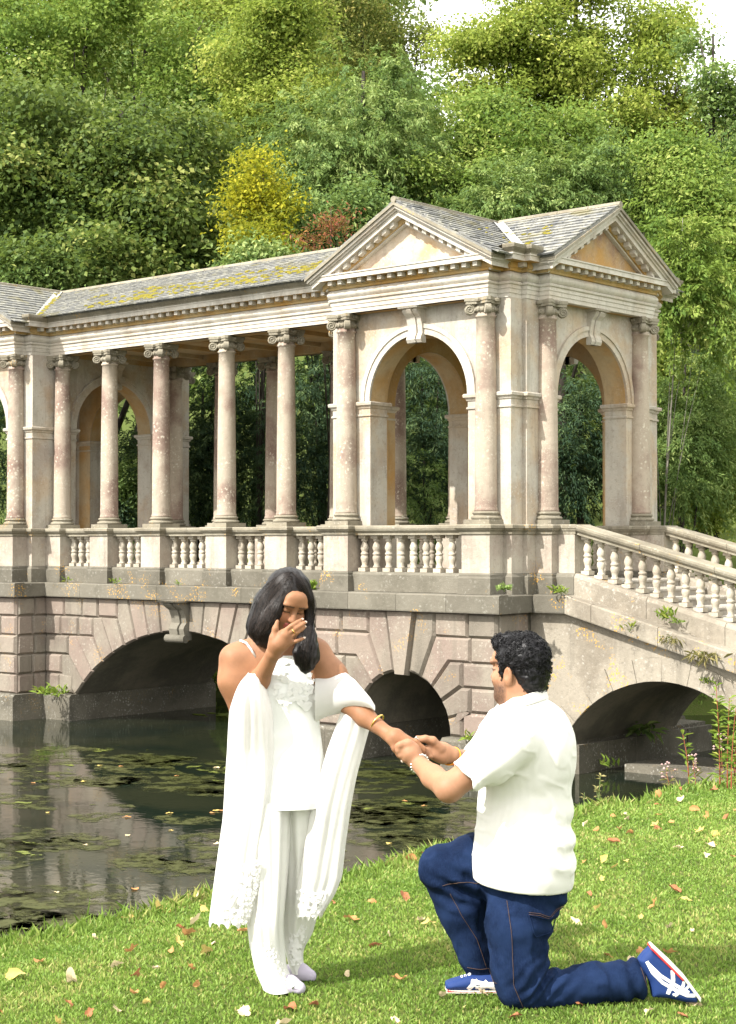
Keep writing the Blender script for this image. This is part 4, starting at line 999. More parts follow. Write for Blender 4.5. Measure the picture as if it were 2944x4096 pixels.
while len(spots) < 205 and tries < 9000:
    tries += 1
    vv = 4.9 + 9.0 * rl.random() ** 1.25; uu = rl.uniform(-1, 1) * (.225 * vv)
    x, y, _ = uv2w(uu, vv); s_ = float(crest(np.array([x]), np.array([y]))[0])
    if s_ > .02: continue
    if vv < 7.3 and -.75 < uu < .45 and rl.random() < .45: continue
    if min([9] + [abs(x - a) + abs(y - b) for a, b in spots]) < .10: continue
    spots.append((x, y))
    kc = rl.choices(['orange', 'yellow', 'pale', 'brown'], [.36, .2, .26, .18])[0]
    o = bpy.data.objects.new('fallen_leaf', rl.choice(LM[kc])); C.objects.link(o)
    o.location = (x, y, gz(x, y) + .013 + .010 * rl.random()); o.rotation_euler = (rl.gauss(0, .5) + (math.pi if rl.random() < .4 else 0), rl.gauss(0, .5), rl.uniform(0, 6.28)); q = rl.uniform(.45, 1.0) * (1.2 if s_ > -.5 else 1); o.scale = (q, q * rl.uniform(.7, 1), q)
    uw, vw = to_uv(x, y); big = 'large' if q > .85 else ('small' if q < .58 else 'middling')
    if s_ > -.45: wh_ = 'at the grassy edge of the bank, ' + ('left of the woman' if uw < -.45 else ('between the two people' if uw < .25 else 'beyond the man'))
    elif vw < 5.6: wh_ = 'in the near foreground ' + ('at lower left' if uw < -.35 else ('below the woman' if uw < .15 else ('below the man' if uw < .75 else 'at lower right')))
    elif uw < -.55: wh_ = 'on the lawn left of the woman'
    elif uw < -.05: wh_ = 'on the grass by the woman\'s feet'
    elif uw < .40: wh_ = 'on the grass between the woman and the man\'s front foot'
    elif vw < 6.6: wh_ = 'on the grass beside the man\'s kneeling leg'
    elif vw < 8.5: wh_ = 'on the lawn just behind the man'
    else: wh_ = 'on the far lawn right of the man\'s back'
    tag(o, big + ' ' + {'orange': 'orange', 'yellow': 'yellow', 'pale': 'pale buff', 'brown': 'russet'}[kc] + ' fallen leaf ' + wh_, 'leaf', 'fallen leaves on the lawn')
# leaves drifting on the water
for i in range(26):
    vv = rl.uniform(15.5, 27); uu = rl.uniform(-.22, -.075) * vv if i < 20 else rl.uniform(-.01, .05) * vv
    x, y, _ = uv2w(uu, vv)
    if float(crest(np.array([x]), np.array([y]))[0]) < 1.6 or y > -3: continue
    kc = rl.choice(['yellow', 'pale', 'orange'])
    o = bpy.data.objects.new('floating_leaf', LM[kc][i % 4]); C.objects.link(o); o.location = (x, y, ZW + .004); q = rl.uniform(.8, 1.5); o.scale = (q, q, q * .5); o.rotation_euler = (0, 0, rl.uniform(0, 6))
    tag(o, {'yellow': 'yellow', 'pale': 'pale', 'orange': 'orange'}[kc] + ' dry leaf floating on the dark water ' + ('left of the woman' if i < 20 else 'between the two people') + (' near the bank' if vv < 19 else ' near the bridge'), 'leaf', 'leaves floating on the lake')
# water weed
def weedmat(name, a, b, rough, lo, hi, sc):
    n = NT(name); p = n.pos(); n.col(n.mix(n.noise(p, 6, 5), a, b)); n.b.inputs['Roughness'].default_value = rough
    tp = n.n('ShaderNodeBsdfTransparent'); mx = n.n('ShaderNodeMixShader'); n.l(n.ramp(n.noise(p, sc, 6, .7), lo, hi), mx.inputs[0])
    n.l(tp.outputs[0], mx.inputs[1]); n.l(n.b.outputs[0], mx.inputs[2]); n.l(mx.outputs[0], n.out.inputs['Surface']); return n.m
M['weed'] = weedmat('water_weed', (.07, .09, .015), (.16, .18, .03), .6, .50, .60, 5); M['weed2'] = weedmat('submerged_weed', (.03, .038, .010), (.065, .07, .02), .3, .44, .62, 3.5)
for nm, mt, ncl, r0, seedw, zz in (('floating_weed', 'weed', 26, .26, 31, .006), ('submerged_weed', 'weed2', 80, .9, 32, .003)):
    m = MB(); rw = random.Random(seedw)
    for cl in range(ncl):
        vv = 15 + 14 * rw.random(); uu = rw.uniform(-.25, .09) * vv; x0, y0, _ = uv2w(uu, vv)
        if y0 > -2.9 or float(crest(np.array([x0]), np.array([y0]))[0]) < 1.4: continue
        big = rw.random() ** 2.0
        for q in range(rw.randint(2, 4 + int(9 * big))):
            x, y = x0 + rw.gauss(0, .12 + .5 * big), y0 + rw.gauss(0, .12 + .35 * big); r_ = r0 * rw.uniform(.15, 1.0) * (.5 + big); k = 9
            ph_ = rw.uniform(0, 6); st = rw.uniform(.35, 1)
            m.add([(x + r_ * math.cos(2 * math.pi * i / k) * rw.uniform(.55, 1.3), y + r_ * st * math.sin(2 * math.pi * i / k) * rw.uniform(.55, 1.3), ZW + zz + .0004 * (q % 5)) for i in range(k)], [list(range(k))])
    tag(m.build(nm, mt, fix=False), {'floating_weed': 'yellow-green weed floating in drifts on the lake', 'submerged_weed': 'olive drifts of weed just under the lake surface'}[nm], 'water weed', kind='stuff')
m = MB(); rw = random.Random(77)    # bright weed caught beneath the big arch and below the bank
for q in range(260):
    a_ = np.array((rw.gauss(-5.9, .9), rw.gauss(.9, .28))); r_ = rw.uniform(.05, .22)
    m.add([(a_[0] + r_ * math.cos(2 * math.pi * i / 8) * rw.uniform(.6, 1.2), a_[1] + r_ * .6 * math.sin(2 * math.pi * i / 8) * rw.uniform(.6, 1.2), ZW + .007 + .0005 * (q % 4)) for i in range(8)], [list(range(8))])
tag(m.build('bright_weed', flatmat('duckweed', (.12, .17, .02), (.24, .30, .03)), fix=False), 'bright green duckweed floating beneath the large central arch', 'water weed', kind='stuff')

# ---- small plants
M['lf_herb'] = leafmat('herb_leaf', (.12, .20, .035), (.22, .31, .05), (.42, .44, .09), .4)
M['lf_dry'] = leafmat('dry_stem_leaf', (.16, .15, .06), (.28, .24, .10), (.40, .33, .15), .3)
n = NT('red_stem'); n.col((.24, .07, .035)); M['redstem'] = n.m
n = NT('green_stem'); n.col((.12, .16, .05)); M['greenstem'] = n.m
def on_y(px, py, Y):
    D = FW + RT * (px - 1472) / FPX - UP * (py - 2048) / FPX; t = (Y - CAMP[1]) / D[1]; return CAMP + t * D
def tuft(label, p_, size, nl, mat, seed, up=1.0, asp=.3, hang=0.0):
    g_ = np.random.default_rng(seed); T = empty('wall_plant', p_); tag(T, label, 'plant')
    th = g_.uniform(0, 2 * math.pi, nl); el = g_.uniform(.25, 1.3, nl)
    d_ = np.stack([np.cos(th) * np.cos(el), np.sin(th) * np.cos(el) - .3, np.sin(el) * up - hang], -1)
    P = d_ * g_.uniform(0, .55, (nl, 1)) * size + np.stack([g_.normal(0, size * .5, nl), g_.normal(0, size * .12, nl), np.zeros(nl)], -1)
    N = np.cross(d_, g_.normal(size=(nl, 3))); N[:, 2] = abs(N[:, 2]) + .3
    V, F = leaves(P, N, size * .8, asp, g_, 0, tdir=d_ * 2)
    npobj('foliage', V, F, mat, T, tone=np.repeat(np.clip(g_.normal(.5, .25, nl), 0, 1), 4))
    m_ = MB()
    for q in range(4): m_.tube([(0, 0, -.02), tuple(d_[q] * size * .5)], [.004, .002], 4)
    m_.build('stem', 'greenstem', T, fix=False)
tuft('round leafy plant on the ledge at the near pavilion corner', on_y(2017, 2362, -2.62), .12, 34, 'lf_mid', 1, asp=.6)
tuft('fern at the foot of the stair newel', on_y(2245, 2372, -1.80), .14, 46, 'lf_herb', 2, asp=.25)
tuft('tall yellow-green weed growing on the stair ledge', on_y(2665, 2478, -1.74), .15, 50, 'lf_herb', 3, up=1.6, asp=.35)
tuft('single bright hart\'s tongue fern on the sloping stair ledge', on_y(2518, 2522, -1.84), .15, 9, 'lf_yellowgreen', 4, asp=.3)
tuft('small tuft beside the weed on the stair ledge', on_y(2715, 2492, -1.80), .10, 24, 'lf_herb', 5)
tuft('dry plant hanging over the stair ledge', on_y(2812, 2600, -1.86), .22, 60, 'lf_dry', 6, hang=1.5, asp=.15)
tuft('dry creeper trailing down a joint in the stair ledge', on_y(2680, 2540, -1.86), .16, 40, 'lf_dry', 9, hang=1.5, asp=.12)
tuft('small round green tuft below the hanging plant', on_y(2832, 2730, -1.72), .09, 40, 'lf_herb', 7, asp=.2)
tuft('leafy clump on the waterline ledge of the left pier', on_y(180, 2778, -2.45), .20, 44, 'lf_herb', 8, asp=.28)
tuft('second leafy clump on the left pier ledge beside the arch', on_y(240, 2776, -2.0), .22, 36, 'lf_herb', 18, asp=.28)
tuft('small fern on the ledge right of the small arch', on_y(1885, 2960, -2.68), .15, 30, 'lf_herb', 10, asp=.25)
tuft('grey-green plant on the plinth behind the woman\'s hair', on_y(1240, 2358, -1.92), .17, 60, 'lf_herb', 11, asp=.4)
tuft('little weed on the ledge below the first column', on_y(268, 2326, -1.90), .10, 18, 'lf_herb', 12)
tuft('little weed on the ledge below the second column', on_y(468, 2332, -1.90), .12, 24, 'lf_herb', 13)
tuft('tiny weed on the ledge near the large keystone', on_y(715, 2338, -1.90), .08, 14, 'lf_herb', 14)
tuft('weed rooted at the waterline inside the stair arch', on_y(2438, 3066, -1.2), .2, 14, 'lf_herb', 15)
tuft('creeper hanging inside the stair arch', on_y(2540, 2895, .3), .35, 60, 'lf_mid', 16, hang=1.2)
def stems(name, label, cat, base, specs, mat, stemmat, size, asp, seed, flower=False):
    g_ = np.random.default_rng(seed); T = empty(name, base); tag(T, label, cat); m_ = MB(); Ps = []; Ts = []
    for (dx, dy, h_, bx) in specs:
        pts = [(dx + bx * t * t, dy, h_ * t) for t in np.linspace(0, 1, 6)]; m_.tube(pts, list(np.linspace(.006, .002, 6)), 5)
        for q in range(int(h_ * 75)):
            t = g_.uniform(.08, 1); a = g_.uniform(0, 6.28); Ps.append((dx + bx * t * t, dy, h_ * t)); Ts.append((math.cos(a), math.sin(a), .35 - .5 * t * 0))
    Ps = np.array(Ps); Ts = np.array(Ts); N = np.cross(Ts, np.cross((0, 0, 1.), Ts)) + g_.normal(size=Ps.shape) * .3
    V, F = leaves(Ps, N, size, asp, g_, .2, tdir=Ts * 2)
    npobj('foliage', V, F, mat, T, tone=np.repeat(np.clip(g_.normal(.5, .25, len(Ps)), 0, 1), 4)); m_.build('stem', stemmat, T, fix=False)
    if flower:
        mm = MB()
        for (dx, dy, h_, bx) in specs:
            for q in range(14): mm.lathe([(.001, 0), (.012, .01), (.001, .02)], 5, (dx + bx + g_.normal(0, .03), dy + g_.normal(0, .03))); 
            for vi in range(len(mm.V) - 14 * 15, len(mm.V)): mm.V[vi] = (mm.V[vi][0], mm.V[vi][1], mm.V[vi][2] + h_ + .06 * math.sin(vi // 15 * 2.3))
        mm.build('flower_head', flatmat('pinkish_flower', (.40, .24, .24), (.50, .36, .32)), T, fix=False)
def bankpt(px, py, dv=0):
    dep = (CAMP[2] - ZLAWN) / ((py - 2168) / FPX) + dv; q = at(px, py, dep); return (q[0], q[1], gz(q[0], q[1]))
stems('nettle', 'left of two grey-green nettles on the bank beside the man\'s back', 'plant', bankpt(2333, 3185), [(0, 0, .20, .01), (.03, .03, .12, .02)], 'lf_dry', 'greenstem', .035, .45, 3)
stems('nettle', 'taller right nettle on the bank beside the man\'s back', 'plant', bankpt(2395, 3190), [(0, 0, .23, .015), (-.03, .04, .15, -.02), (.05, .02, .09, .02)], 'lf_dry', 'greenstem', .035, .45, 4)
stems('willowherb', 'red-stemmed willowherb at the right edge before the stair arch', 'plant', bankpt(2880, 3120), [(-.26, 0, .40, -.06), (0, 0, .75, -.03), (.05, .12, .6, .06), (.12, -.05, .6, .04), (.06, .0, .66, .02)], 'lf_herb', 'redstem', .085, .3, 5)
stems('willowherb', 'dry seeded willowherb with pinkish heads under the right of the stair arch', 'plant', bankpt(2815, 3110, .6), [(-.3, .1, .55, -.1), (-.16, .2, .62, -.05), (.06, .2, .8, -.02), (.2, .1, .85, .05)], 'lf_dry', 'redstem', .07, .18, 6, True)
# ================================================================ figures: signed-distance modelling
def rotm(yaw, pit=0, roll=0):
    return np.array(Matrix.Rotation(yaw, 3, 'Z') @ Matrix.Rotation(pit, 3, 'X') @ Matrix.Rotation(roll, 3, 'Y'))
class Vol:
    def __init__(s, h): s.h = h; s.ops = []; s.post = []
    def cone(s, a, b, ra, rb, k=.015, sg=1): s.ops.append(('c', np.array(a, float), np.array(b, float), ra, rb, k, sg)); return s
    def chain(s, pts, rad, k=.012, sg=1):
        for i in range(len(pts) - 1): s.cone(pts[i], pts[i + 1], rad[i], rad[i + 1], k, sg)
        return s
    def ell(s, c, r, rot=None, k=.02, sg=1): s.ops.append(('e', np.array(c, float), np.array(r, float), rot, None, k, sg)); return s
    def cyl(s, a, b, r_, k=.003, sg=-1): s.ops.append(('y', np.array(a, float), np.array(b, float), r_, r_, k, sg)); return s
    def plane(s, p_, n_, k=.004, sg=-1): s.ops.append(('p', np.array(p_, float), np.array(n_, float) / np.linalg.norm(n_), None, None, k, sg)); return s
    def poly(s, pts, y0, y1, k=.004, rnd=.008, sg=1): s.ops.append(('g', np.array(pts, float), y0, y1, rnd, k, sg)); return s
    def mesh(s):
        lo = np.full(3, 1e9); hi = np.full(3, -1e9); bb = []
        for o in s.ops:
            if o[0] in 'cy': a = np.minimum(o[1] - o[3], o[2] - o[4]); b = np.maximum(o[1] + o[3], o[2] + o[4])
            elif o[0] == 'e': r_ = o[2].max() if o[3] is not None else o[2]; a, b = o[1] - r_, o[1] + r_
            elif o[0] == 'g': a = np.array([o[1][:, 0].min(), o[2], o[1][:, 1].min()]) - o[4]; b = np.array([o[1][:, 0].max(), o[3], o[1][:, 1].max()]) + o[4]
            else: a, b = np.full(3, -9.), np.full(3, 9.)
            bb.append((a - o[5] * 1.2 - 3 * s.h, b + o[5] * 1.2 + 3 * s.h))
            if o[6] > 0: lo = np.minimum(lo, a); hi = np.maximum(hi, b)
        lo -= .03; hi += .03; N = np.ceil((hi - lo) / s.h).astype(int) + 1
        f = np.full(N, .5, np.float32); ax = [lo[i] + s.h * np.arange(N[i]) for i in range(3)]
        for o, (a, b) in zip(s.ops, bb):
            i0 = np.clip(np.floor((a - lo) / s.h).astype(int), 0, N); i1 = np.clip(np.ceil((b - lo) / s.h).astype(int) + 1, 0, N)
            if (i1 <= i0).any(): continue
            sl_ = tuple(slice(p_, q_) for p_, q_ in zip(i0, i1))
            x, y, z = np.meshgrid(*[ax[i][sl_[i]].astype(np.float32) for i in range(3)], indexing='ij')
            if o[0] == 'c':
                A, B = o[1], o[2]; ab = B - A; L2 = ab @ ab + 1e-12
                t = np.clip(((x - A[0]) * ab[0] + (y - A[1]) * ab[1] + (z - A[2]) * ab[2]) / L2, 0, 1)
                d = np.sqrt((x - A[0] - t * ab[0]) ** 2 + (y - A[1] - t * ab[1]) ** 2 + (z - A[2] - t * ab[2]) ** 2) - (o[3] + (o[4] - o[3]) * t)
            elif o[0] == 'y':
                A, B = o[1], o[2]; ab = B - A; L = np.linalg.norm(ab); e_ = ab / L
                t = (x - A[0]) * e_[0] + (y - A[1]) * e_[1] + (z - A[2]) * e_[2]
                rr = np.sqrt(np.maximum((x - A[0]) ** 2 + (y - A[1]) ** 2 + (z - A[2]) ** 2 - t * t, 0)) - o[3]; tt = np.abs(t - L / 2) - L / 2
                d = np.minimum(np.maximum(rr, tt), 0) + np.sqrt(np.maximum(rr, 0) ** 2 + np.maximum(tt, 0) ** 2)
            elif o[0] == 'e':
                px, py, pz = x - o[1][0], y - o[1][1], z - o[1][2]
                if o[3] is not None:
                    m_ = o[3]; px, py, pz = px * m_[0, 0] + py * m_[1, 0] + pz * m_[2, 0], px * m_[0, 1] + py * m_[1, 1] + pz * m_[2, 1], px * m_[0, 2] + py * m_[1, 2] + pz * m_[2, 2]
                r_ = o[2]; k0 = np.sqrt((px / r_[0]) ** 2 + (py / r_[1]) ** 2 + (pz / r_[2]) ** 2); k1 = np.sqrt((px / r_[0] ** 2) ** 2 + (py / r_[1] ** 2) ** 2 + (pz / r_[2] ** 2) ** 2) + 1e-9
                d = k0 * (k0 - 1) / k1
            elif o[0] == 'g':
                P = o[1]; d2 = np.full(x[:, 0, :].shape, 1e9); X2, Z2 = x[:, 0, :], z[:, 0, :]; ins = np.zeros(X2.shape, bool)
                for q in range(len(P)):
                    A, B = P[q], P[(q + 1) % len(P)]; e_ = B - A
                    t = np.clip(((X2 - A[0]) * e_[0] + (Z2 - A[1]) * e_[1]) / (e_ @ e_ + 1e-12), 0, 1)
                    d2 = np.minimum(d2, (X2 - A[0] - t * e_[0]) ** 2 + (Z2 - A[1] - t * e_[1]) ** 2)
                    c_ = ((A[1] > Z2) != (B[1] > Z2)) & (X2 < (B[0] - A[0]) * (Z2 - A[1]) / (B[1] - A[1] + 1e-12) + A[0]); ins ^= c_
                d2 = np.sqrt(d2) * np.where(ins, -1, 1) + o[4]
                dy_ = np.abs(y - (o[2] + o[3]) / 2) - (o[3] - o[2]) / 2 + o[4]; D2 = np.repeat(d2[:, None, :], y.shape[1], 1)
                d = np.minimum(np.maximum(D2, dy_), 0) + np.sqrt(np.maximum(D2, 0) ** 2 + np.maximum(dy_, 0) ** 2) - o[4]
            else:
                d = (x - o[1][0]) * o[2][0] + (y - o[1][1]) * o[2][1] + (z - o[1][2]) * o[2][2]
            F_ = f[sl_]; k = max(o[5], 1e-4)
            if o[6] > 0: h_ = np.maximum(k - np.abs(F_ - d), 0) / k; f[sl_] = np.minimum(F_, d) - h_ * h_ * k * .25
            else: d = -d; h_ = np.maximum(k - np.abs(F_ - d), 0) / k; f[sl_] = np.maximum(F_, d) + h_ * h_ * k * .25
        if s.post:
            near = np.abs(f) < .04; I = np.argwhere(near); P = lo + I * s.h
            for fn in s.post: f[near] += fn(P).astype(np.float32)
        return surfnets(f, lo, s.h)
def surfnets(f, lo, h):
    s = f < 0; n0 = tuple(np.array(f.shape) - 1); cnt = np.zeros(n0, np.int8)
    cs = [(i, j, k) for i in (0, 1) for j in (0, 1) for k in (0, 1)]
    for c_ in cs: cnt += s[c_[0]:c_[0] + n0[0], c_[1]:c_[1] + n0[1], c_[2]:c_[2] + n0[2]]
    act = (cnt > 0) & (cnt < 8); I = np.argwhere(act); idm = np.full(n0, -1, np.int32); idm[act] = np.arange(len(I))
    val = {c_: f[I[:, 0] + c_[0], I[:, 1] + c_[1], I[:, 2] + c_[2]] for c_ in cs}
    acc = np.zeros((len(I), 3)); w_ = np.zeros(len(I))
    for a in cs:
        for d in range(3):
            if a[d] == 0:
                b = list(a); b[d] = 1; b = tuple(b); va, vb = val[a], val[b]; m_ = (va < 0) != (vb < 0)
                t = np.where(m_, va / np.where(m_, va - vb, 1), 0); pt = np.array(a, float)[None] + np.zeros((len(I), 3)); pt[:, d] += t
                acc += pt * m_[:, None]; w_ += m_
    V = lo + (I + acc / w_[:, None]) * h; Fs = []
    for d in range(3):
        e1, e2 = [(1, 2), (2, 0), (0, 1)][d]
        a = [slice(None)] * 3; b = [slice(None)] * 3; a[d] = slice(0, -1); b[d] = slice(1, None)
        sa, sb = s[tuple(a)], s[tuple(b)]; E = np.argwhere(sa != sb)
        E = E[(E[:, e1] > 0) & (E[:, e2] > 0) & (E[:, e1] < f.shape[e1] - 1) & (E[:, e2] < f.shape[e2] - 1)]
        fl_ = sa[tuple(E.T)]
        def cell(o1, o2):
            q = E.copy(); q[:, e1] += o1; q[:, e2] += o2; return idm[tuple(q.T)]
        Q = np.stack([cell(-1, -1), cell(0, -1), cell(0, 0), cell(-1, 0)], -1); Q[~fl_] = Q[~fl_][:, ::-1]
        Fs.append(Q)
    return V, np.concatenate(Fs)
def vnoise(P, sc, seed=0):
    r_ = np.random.default_rng(seed).random((32, 32, 32)); q = np.mod(P * sc + 100, 31.0); i = q.astype(int); t = q - i; t = t * t * (3 - 2 * t); o = 0
    for a in (0, 1):
        for b in (0, 1):
            for c_ in (0, 1):
                o = o + r_[i[:, 0] + a, i[:, 1] + b, i[:, 2] + c_] * (t[:, 0] if a else 1 - t[:, 0]) * (t[:, 1] if b else 1 - t[:, 1]) * (t[:, 2] if c_ else 1 - t[:, 2])
    return o * 2 - 1
def smooth_mesh(V, F, it=2):
    for _ in range(it):
        acc = np.zeros_like(V); w_ = np.zeros(len(V))
        for a, b in ((0, 1), (1, 2), (2, 3), (3, 0)):
            for p_, q_ in ((a, b), (b, a)): np.add.at(acc, F[:, p_], V[F[:, q_]]); np.add.at(w_, F[:, p_], 1)
        V = V * .5 + .5 * acc / np.maximum(w_, 1)[:, None]
    return V
def colattr(o, cols):
    a = o.data.attributes.new('col', 'FLOAT_COLOR', 'POINT'); c4 = np.ones((len(cols), 4), np.float32); c4[:, :3] = cols; a.data.foreach_set('color', c4.ravel())
def volobj(name, vol, mat, parent, cols=None, sm_=1):
    V, F = vol.mesh(); V = smooth_mesh(V, F, sm_)
    o = npobj(name, V, F, mat, parent, smooth=True)
    if cols is not None: colattr(o, cols(V))
    return o
def loft(rings, nseg, mat, name, parent, fold=None, closed_bottom=False, thick=.0015):
    """rings: list of (center(3), ax(3), ay(3)); fold(i,th)->radial factor"""
    V = []; k = len(rings)
    for i, (c_, a, b) in enumerate(rings):
        for j in range(nseg):
            th = 2 * math.pi * j / nseg; q = fold(i / (k - 1), th) if fold else 1.0
            V.append(np.array(c_) + np.array(a) * math.cos(th) * q + np.array(b) * math.sin(th) * q)
    F = np.array([[i * nseg + j, i * nseg + (j + 1) % nseg, (i + 1) * nseg + (j + 1) % nseg, (i + 1) * nseg + j] for i in range(k - 1) for j in range(nseg)])
    return npobj(name, np.array(V), F, mat, parent, smooth=True)
def resample(rows, n_):
    """rows: list of tuples of numbers keyed by first value; linear/cosine resample to n_ rows"""
    A = np.array(rows, float); t = np.linspace(A[0, 0], A[-1, 0], n_); out = [t]
    for c_ in range(1, A.shape[1]):
        y = np.interp(t, A[:, 0], A[:, c_]); y = np.convolve(np.pad(y, 2, 'edge'), np.array([1, 3, 4, 3, 1]) / 12, 'valid'); out.append(y)
    return np.stack(out, -1)

# materials for people
n = NT('skin'); n.l(n.attr('col', 'Color'), n.b.inputs['Base Color']); n.b.inputs['Roughness'].default_value = .58; n.b.inputs['Specular IOR Level'].default_value = .28
n.b.inputs['Subsurface Weight'].default_value = .12; n.b.inputs['Subsurface Radius'].default_value = (.012, .005, .003); n.b.inputs['Subsurface Scale'].default_value = 1.0
n.bump(n.noise(n.pos(), 420, 3), .10, .002); M['skin'] = n.m
def hairmat(name, a, b):
    n = NT(name); n.col(n.mix(n.noise(n.pos((1, 1, .2)), 160, 3), a, b)); n.b.inputs['Roughness'].default_value = .42; n.b.inputs['Specular IOR Level'].default_value = .22
    n.bump(n.noise(n.pos((1, 1, .12)), 260, 3), .35, .003); return n.m
M['hair'] = hairmat('long_dark_hair', (.005, .004, .004), (.012, .009, .008)); M['hairlight'] = hairmat('dark_brown_hair', (.016, .011, .009), (.034, .024, .019)); M['hair2'] = hairmat('short_black_hair', (.004, .004, .005), (.011, .010, .011))
def cloth(name, col, sc=900, st=.25, rough=.85, trans=0.0, lace=False, ribs=False):
    n = NT(name); p = n.pos(obj=True); c = n.mix(n.noise(p, 35, 4), col, tuple(x * .93 for x in col)); h = n.noise(p, sc * .4, 2)
    if lace: h = n.mul(h, n.mul(n.ramp(n.voro(p, 55), .12, .5, 0, 1), n.ramp(n.noise(p, 30, 2), .45, .55), 'MULTIPLY'), 'ADD')
    if ribs:
        wv_ = n.n('ShaderNodeTexWave'); n.l(p, wv_.inputs['Vector']); wv_.bands_direction = 'DIAGONAL' if ribs == 2 else 'X'; wv_.inputs['Scale'].default_value = 75; wv_.inputs['Distortion'].default_value = .6; h = n.mul(h, wv_.outputs['Fac'], 'ADD')
    n.col(c); n.b.inputs['Roughness'].default_value = rough; n.b.inputs['Specular IOR Level'].default_value = .15; n.b.inputs['Sheen Weight'].default_value = .15; n.bump(h, st, .003)
    if trans:
        tr = n.n('ShaderNodeBsdfTranslucent'); n.l(c, tr.inputs['Color']); mx = n.n('ShaderNodeMixShader'); mx.inputs[0].default_value = trans
        n.l(n.b.outputs[0], mx.inputs[1]); n.l(tr.outputs[0], mx.inputs[2]); n.l(mx.outputs[0], n.out.inputs['Surface'])
    return n.m
M['cami'] = cloth('white_satin_cotton', (.80, .80, .78), trans=.1); M['shawl'] = cloth('white_gauze', (.82, .81, .79), trans=.45, st=.4)
M['lace'] = cloth('white_lace', (.83, .82, .80), trans=.3, lace=True, st=.3); M['trouser'] = cloth('ivory_cotton', (.74, .73, .69), trans=.15, lace=False, st=.4)
M['polo'] = cloth('white_ribbed_knit', (.755, .74, .69), ribs=1, st=.5)
n = NT('indigo_denim'); p = n.pos(obj=True); c = n.mix(n.ramp(n.noise(p, 7, 5, .6), .3, .7), (.003, .008, .026), (.010, .022, .062)); c = n.mix(n.ramp(n.noise(n.pos((1, 1, .15), True), 380, 2), .4, .7, 0, .5), c, (.014, .027, .068)); n.col(c)
n.bump(n.noise(p, 500, 2), .35, .003); n.b.inputs['Roughness'].default_value = .9; n.b.inputs['Specular IOR Level'].default_value = .08; M['denim'] = n.m
def plain(name, c, r=.5, metal=0):
    n = NT(name); n.col(c); n.b.inputs['Roughness'].default_value = r; n.b.inputs['Metallic'].default_value = metal; return n.m
M['gold'] = plain('gold', (.85, .55, .18), .25, 1); M['silver'] = plain('silver', (.75, .74, .7), .25, 1); M['thread'] = plain('orange_stitching', (.10, .06, .04), .9)
M['shoeblue'] = plain('blue_canvas', (.012, .035, .14), .7); M['shoewhite'] = plain('white_leather', (.80, .79, .76), .5); M['solered'] = plain('red_rubber', (.55, .04, .04), .6); M['soleoff'] = plain('off_white_rubber', (.62, .60, .52), .7)
M['orangeband'] = plain('orange_thread', (.80, .30, .02), .7); M['redband'] = plain('red_thread', (.62, .03, .02), .7); M['lilac'] = plain('lilac_shoe', (.42, .38, .46), .5); M['nail'] = plain('pale_nail', (.75, .60, .54), .3)
def ring_tube(c, ax, r, tr, seg=20, sides=6, ell=1.0):
    ax = np.array(ax, float); ax /= np.linalg.norm(ax); u_ = np.cross(ax, (0, 0, 1.)); u_ /= np.linalg.norm(u_); v_ = np.cross(ax, u_); V = []
    for i in range(seg):
        a = 2 * math.pi * i / seg; e_ = u_ * math.cos(a) + v_ * math.sin(a) * ell
        for j in range(sides):
            b = 2 * math.pi * j / sides; V.append(np.array(c) + e_ * (r + tr * math.cos(b)) + ax * tr * math.sin(b))
    return V, [[i * sides + j, i * sides + (j + 1) % sides, ((i + 1) % seg) * sides + (j + 1) % sides, ((i + 1) % seg) * sides + j] for i in range(seg) for j in range(sides)]
PANG = math.atan2(RT[1], RT[0])
def head(vol, Hc, Mr, scale=1.0, male=False, k=.014):
    P = lambda x, y, z: np.array(Hc) + Mr @ (np.array([x, y, z]) * scale)
    e = lambda c, r, k_=.014, sg=1: vol.ell(P(*c), np.array(r) * scale, Mr, k_, sg)
    e((0, .012, .035), (.072, .092, .083)); e((0, -.034, -.042), (.057, .058, .074), .03); e((0, -.060, -.100), (.026, .024, .019), .03)
    if male: e((0, -.030, -.075), (.060, .050, .042), .03); e((0, -.066, -.104), (.03, .026, .022), .03)
    for s_ in (-1, 1):
        e((s_ * .037, -.064, -.032), (.026, .020, .024), .022)
        e((s_ * .031, -.100, .002), (.019, .015, .010), .012, -1); e((s_ * .031, -.0775, .000), (.0145, .0135, .0105), .004)
        e((s_ * .030, -.086, .0245), (.022, .010, .006), .010)
        e((s_ * .0765, .008, -.012), (.009, .019, .034), .006); vol.ell(P(s_ * .086, .005, -.006), np.array((.007, .011, .019)) * scale, Mr, .005, -1)
        vol.ell(P(s_ * .011, -.097, -.035), np.array((.008, .009, .007)) * scale, Mr, .007)
    e((0, -.078, .045), (.045, .020, .030), .03)
    vol.cone(P(0, -.088, .010), P(0, -.109, -.032), .008 * scale, .0115 * scale, .012)
    e((0, -.092, -.056), (.023, .011, .006), .006); e((0, -.091, -.067), (.020, .011, .007), .006); vol.ell(P(0, -.104, -.0615), np.array((.021, .006, .0016)) * scale, Mr, .003, -1)
    return P
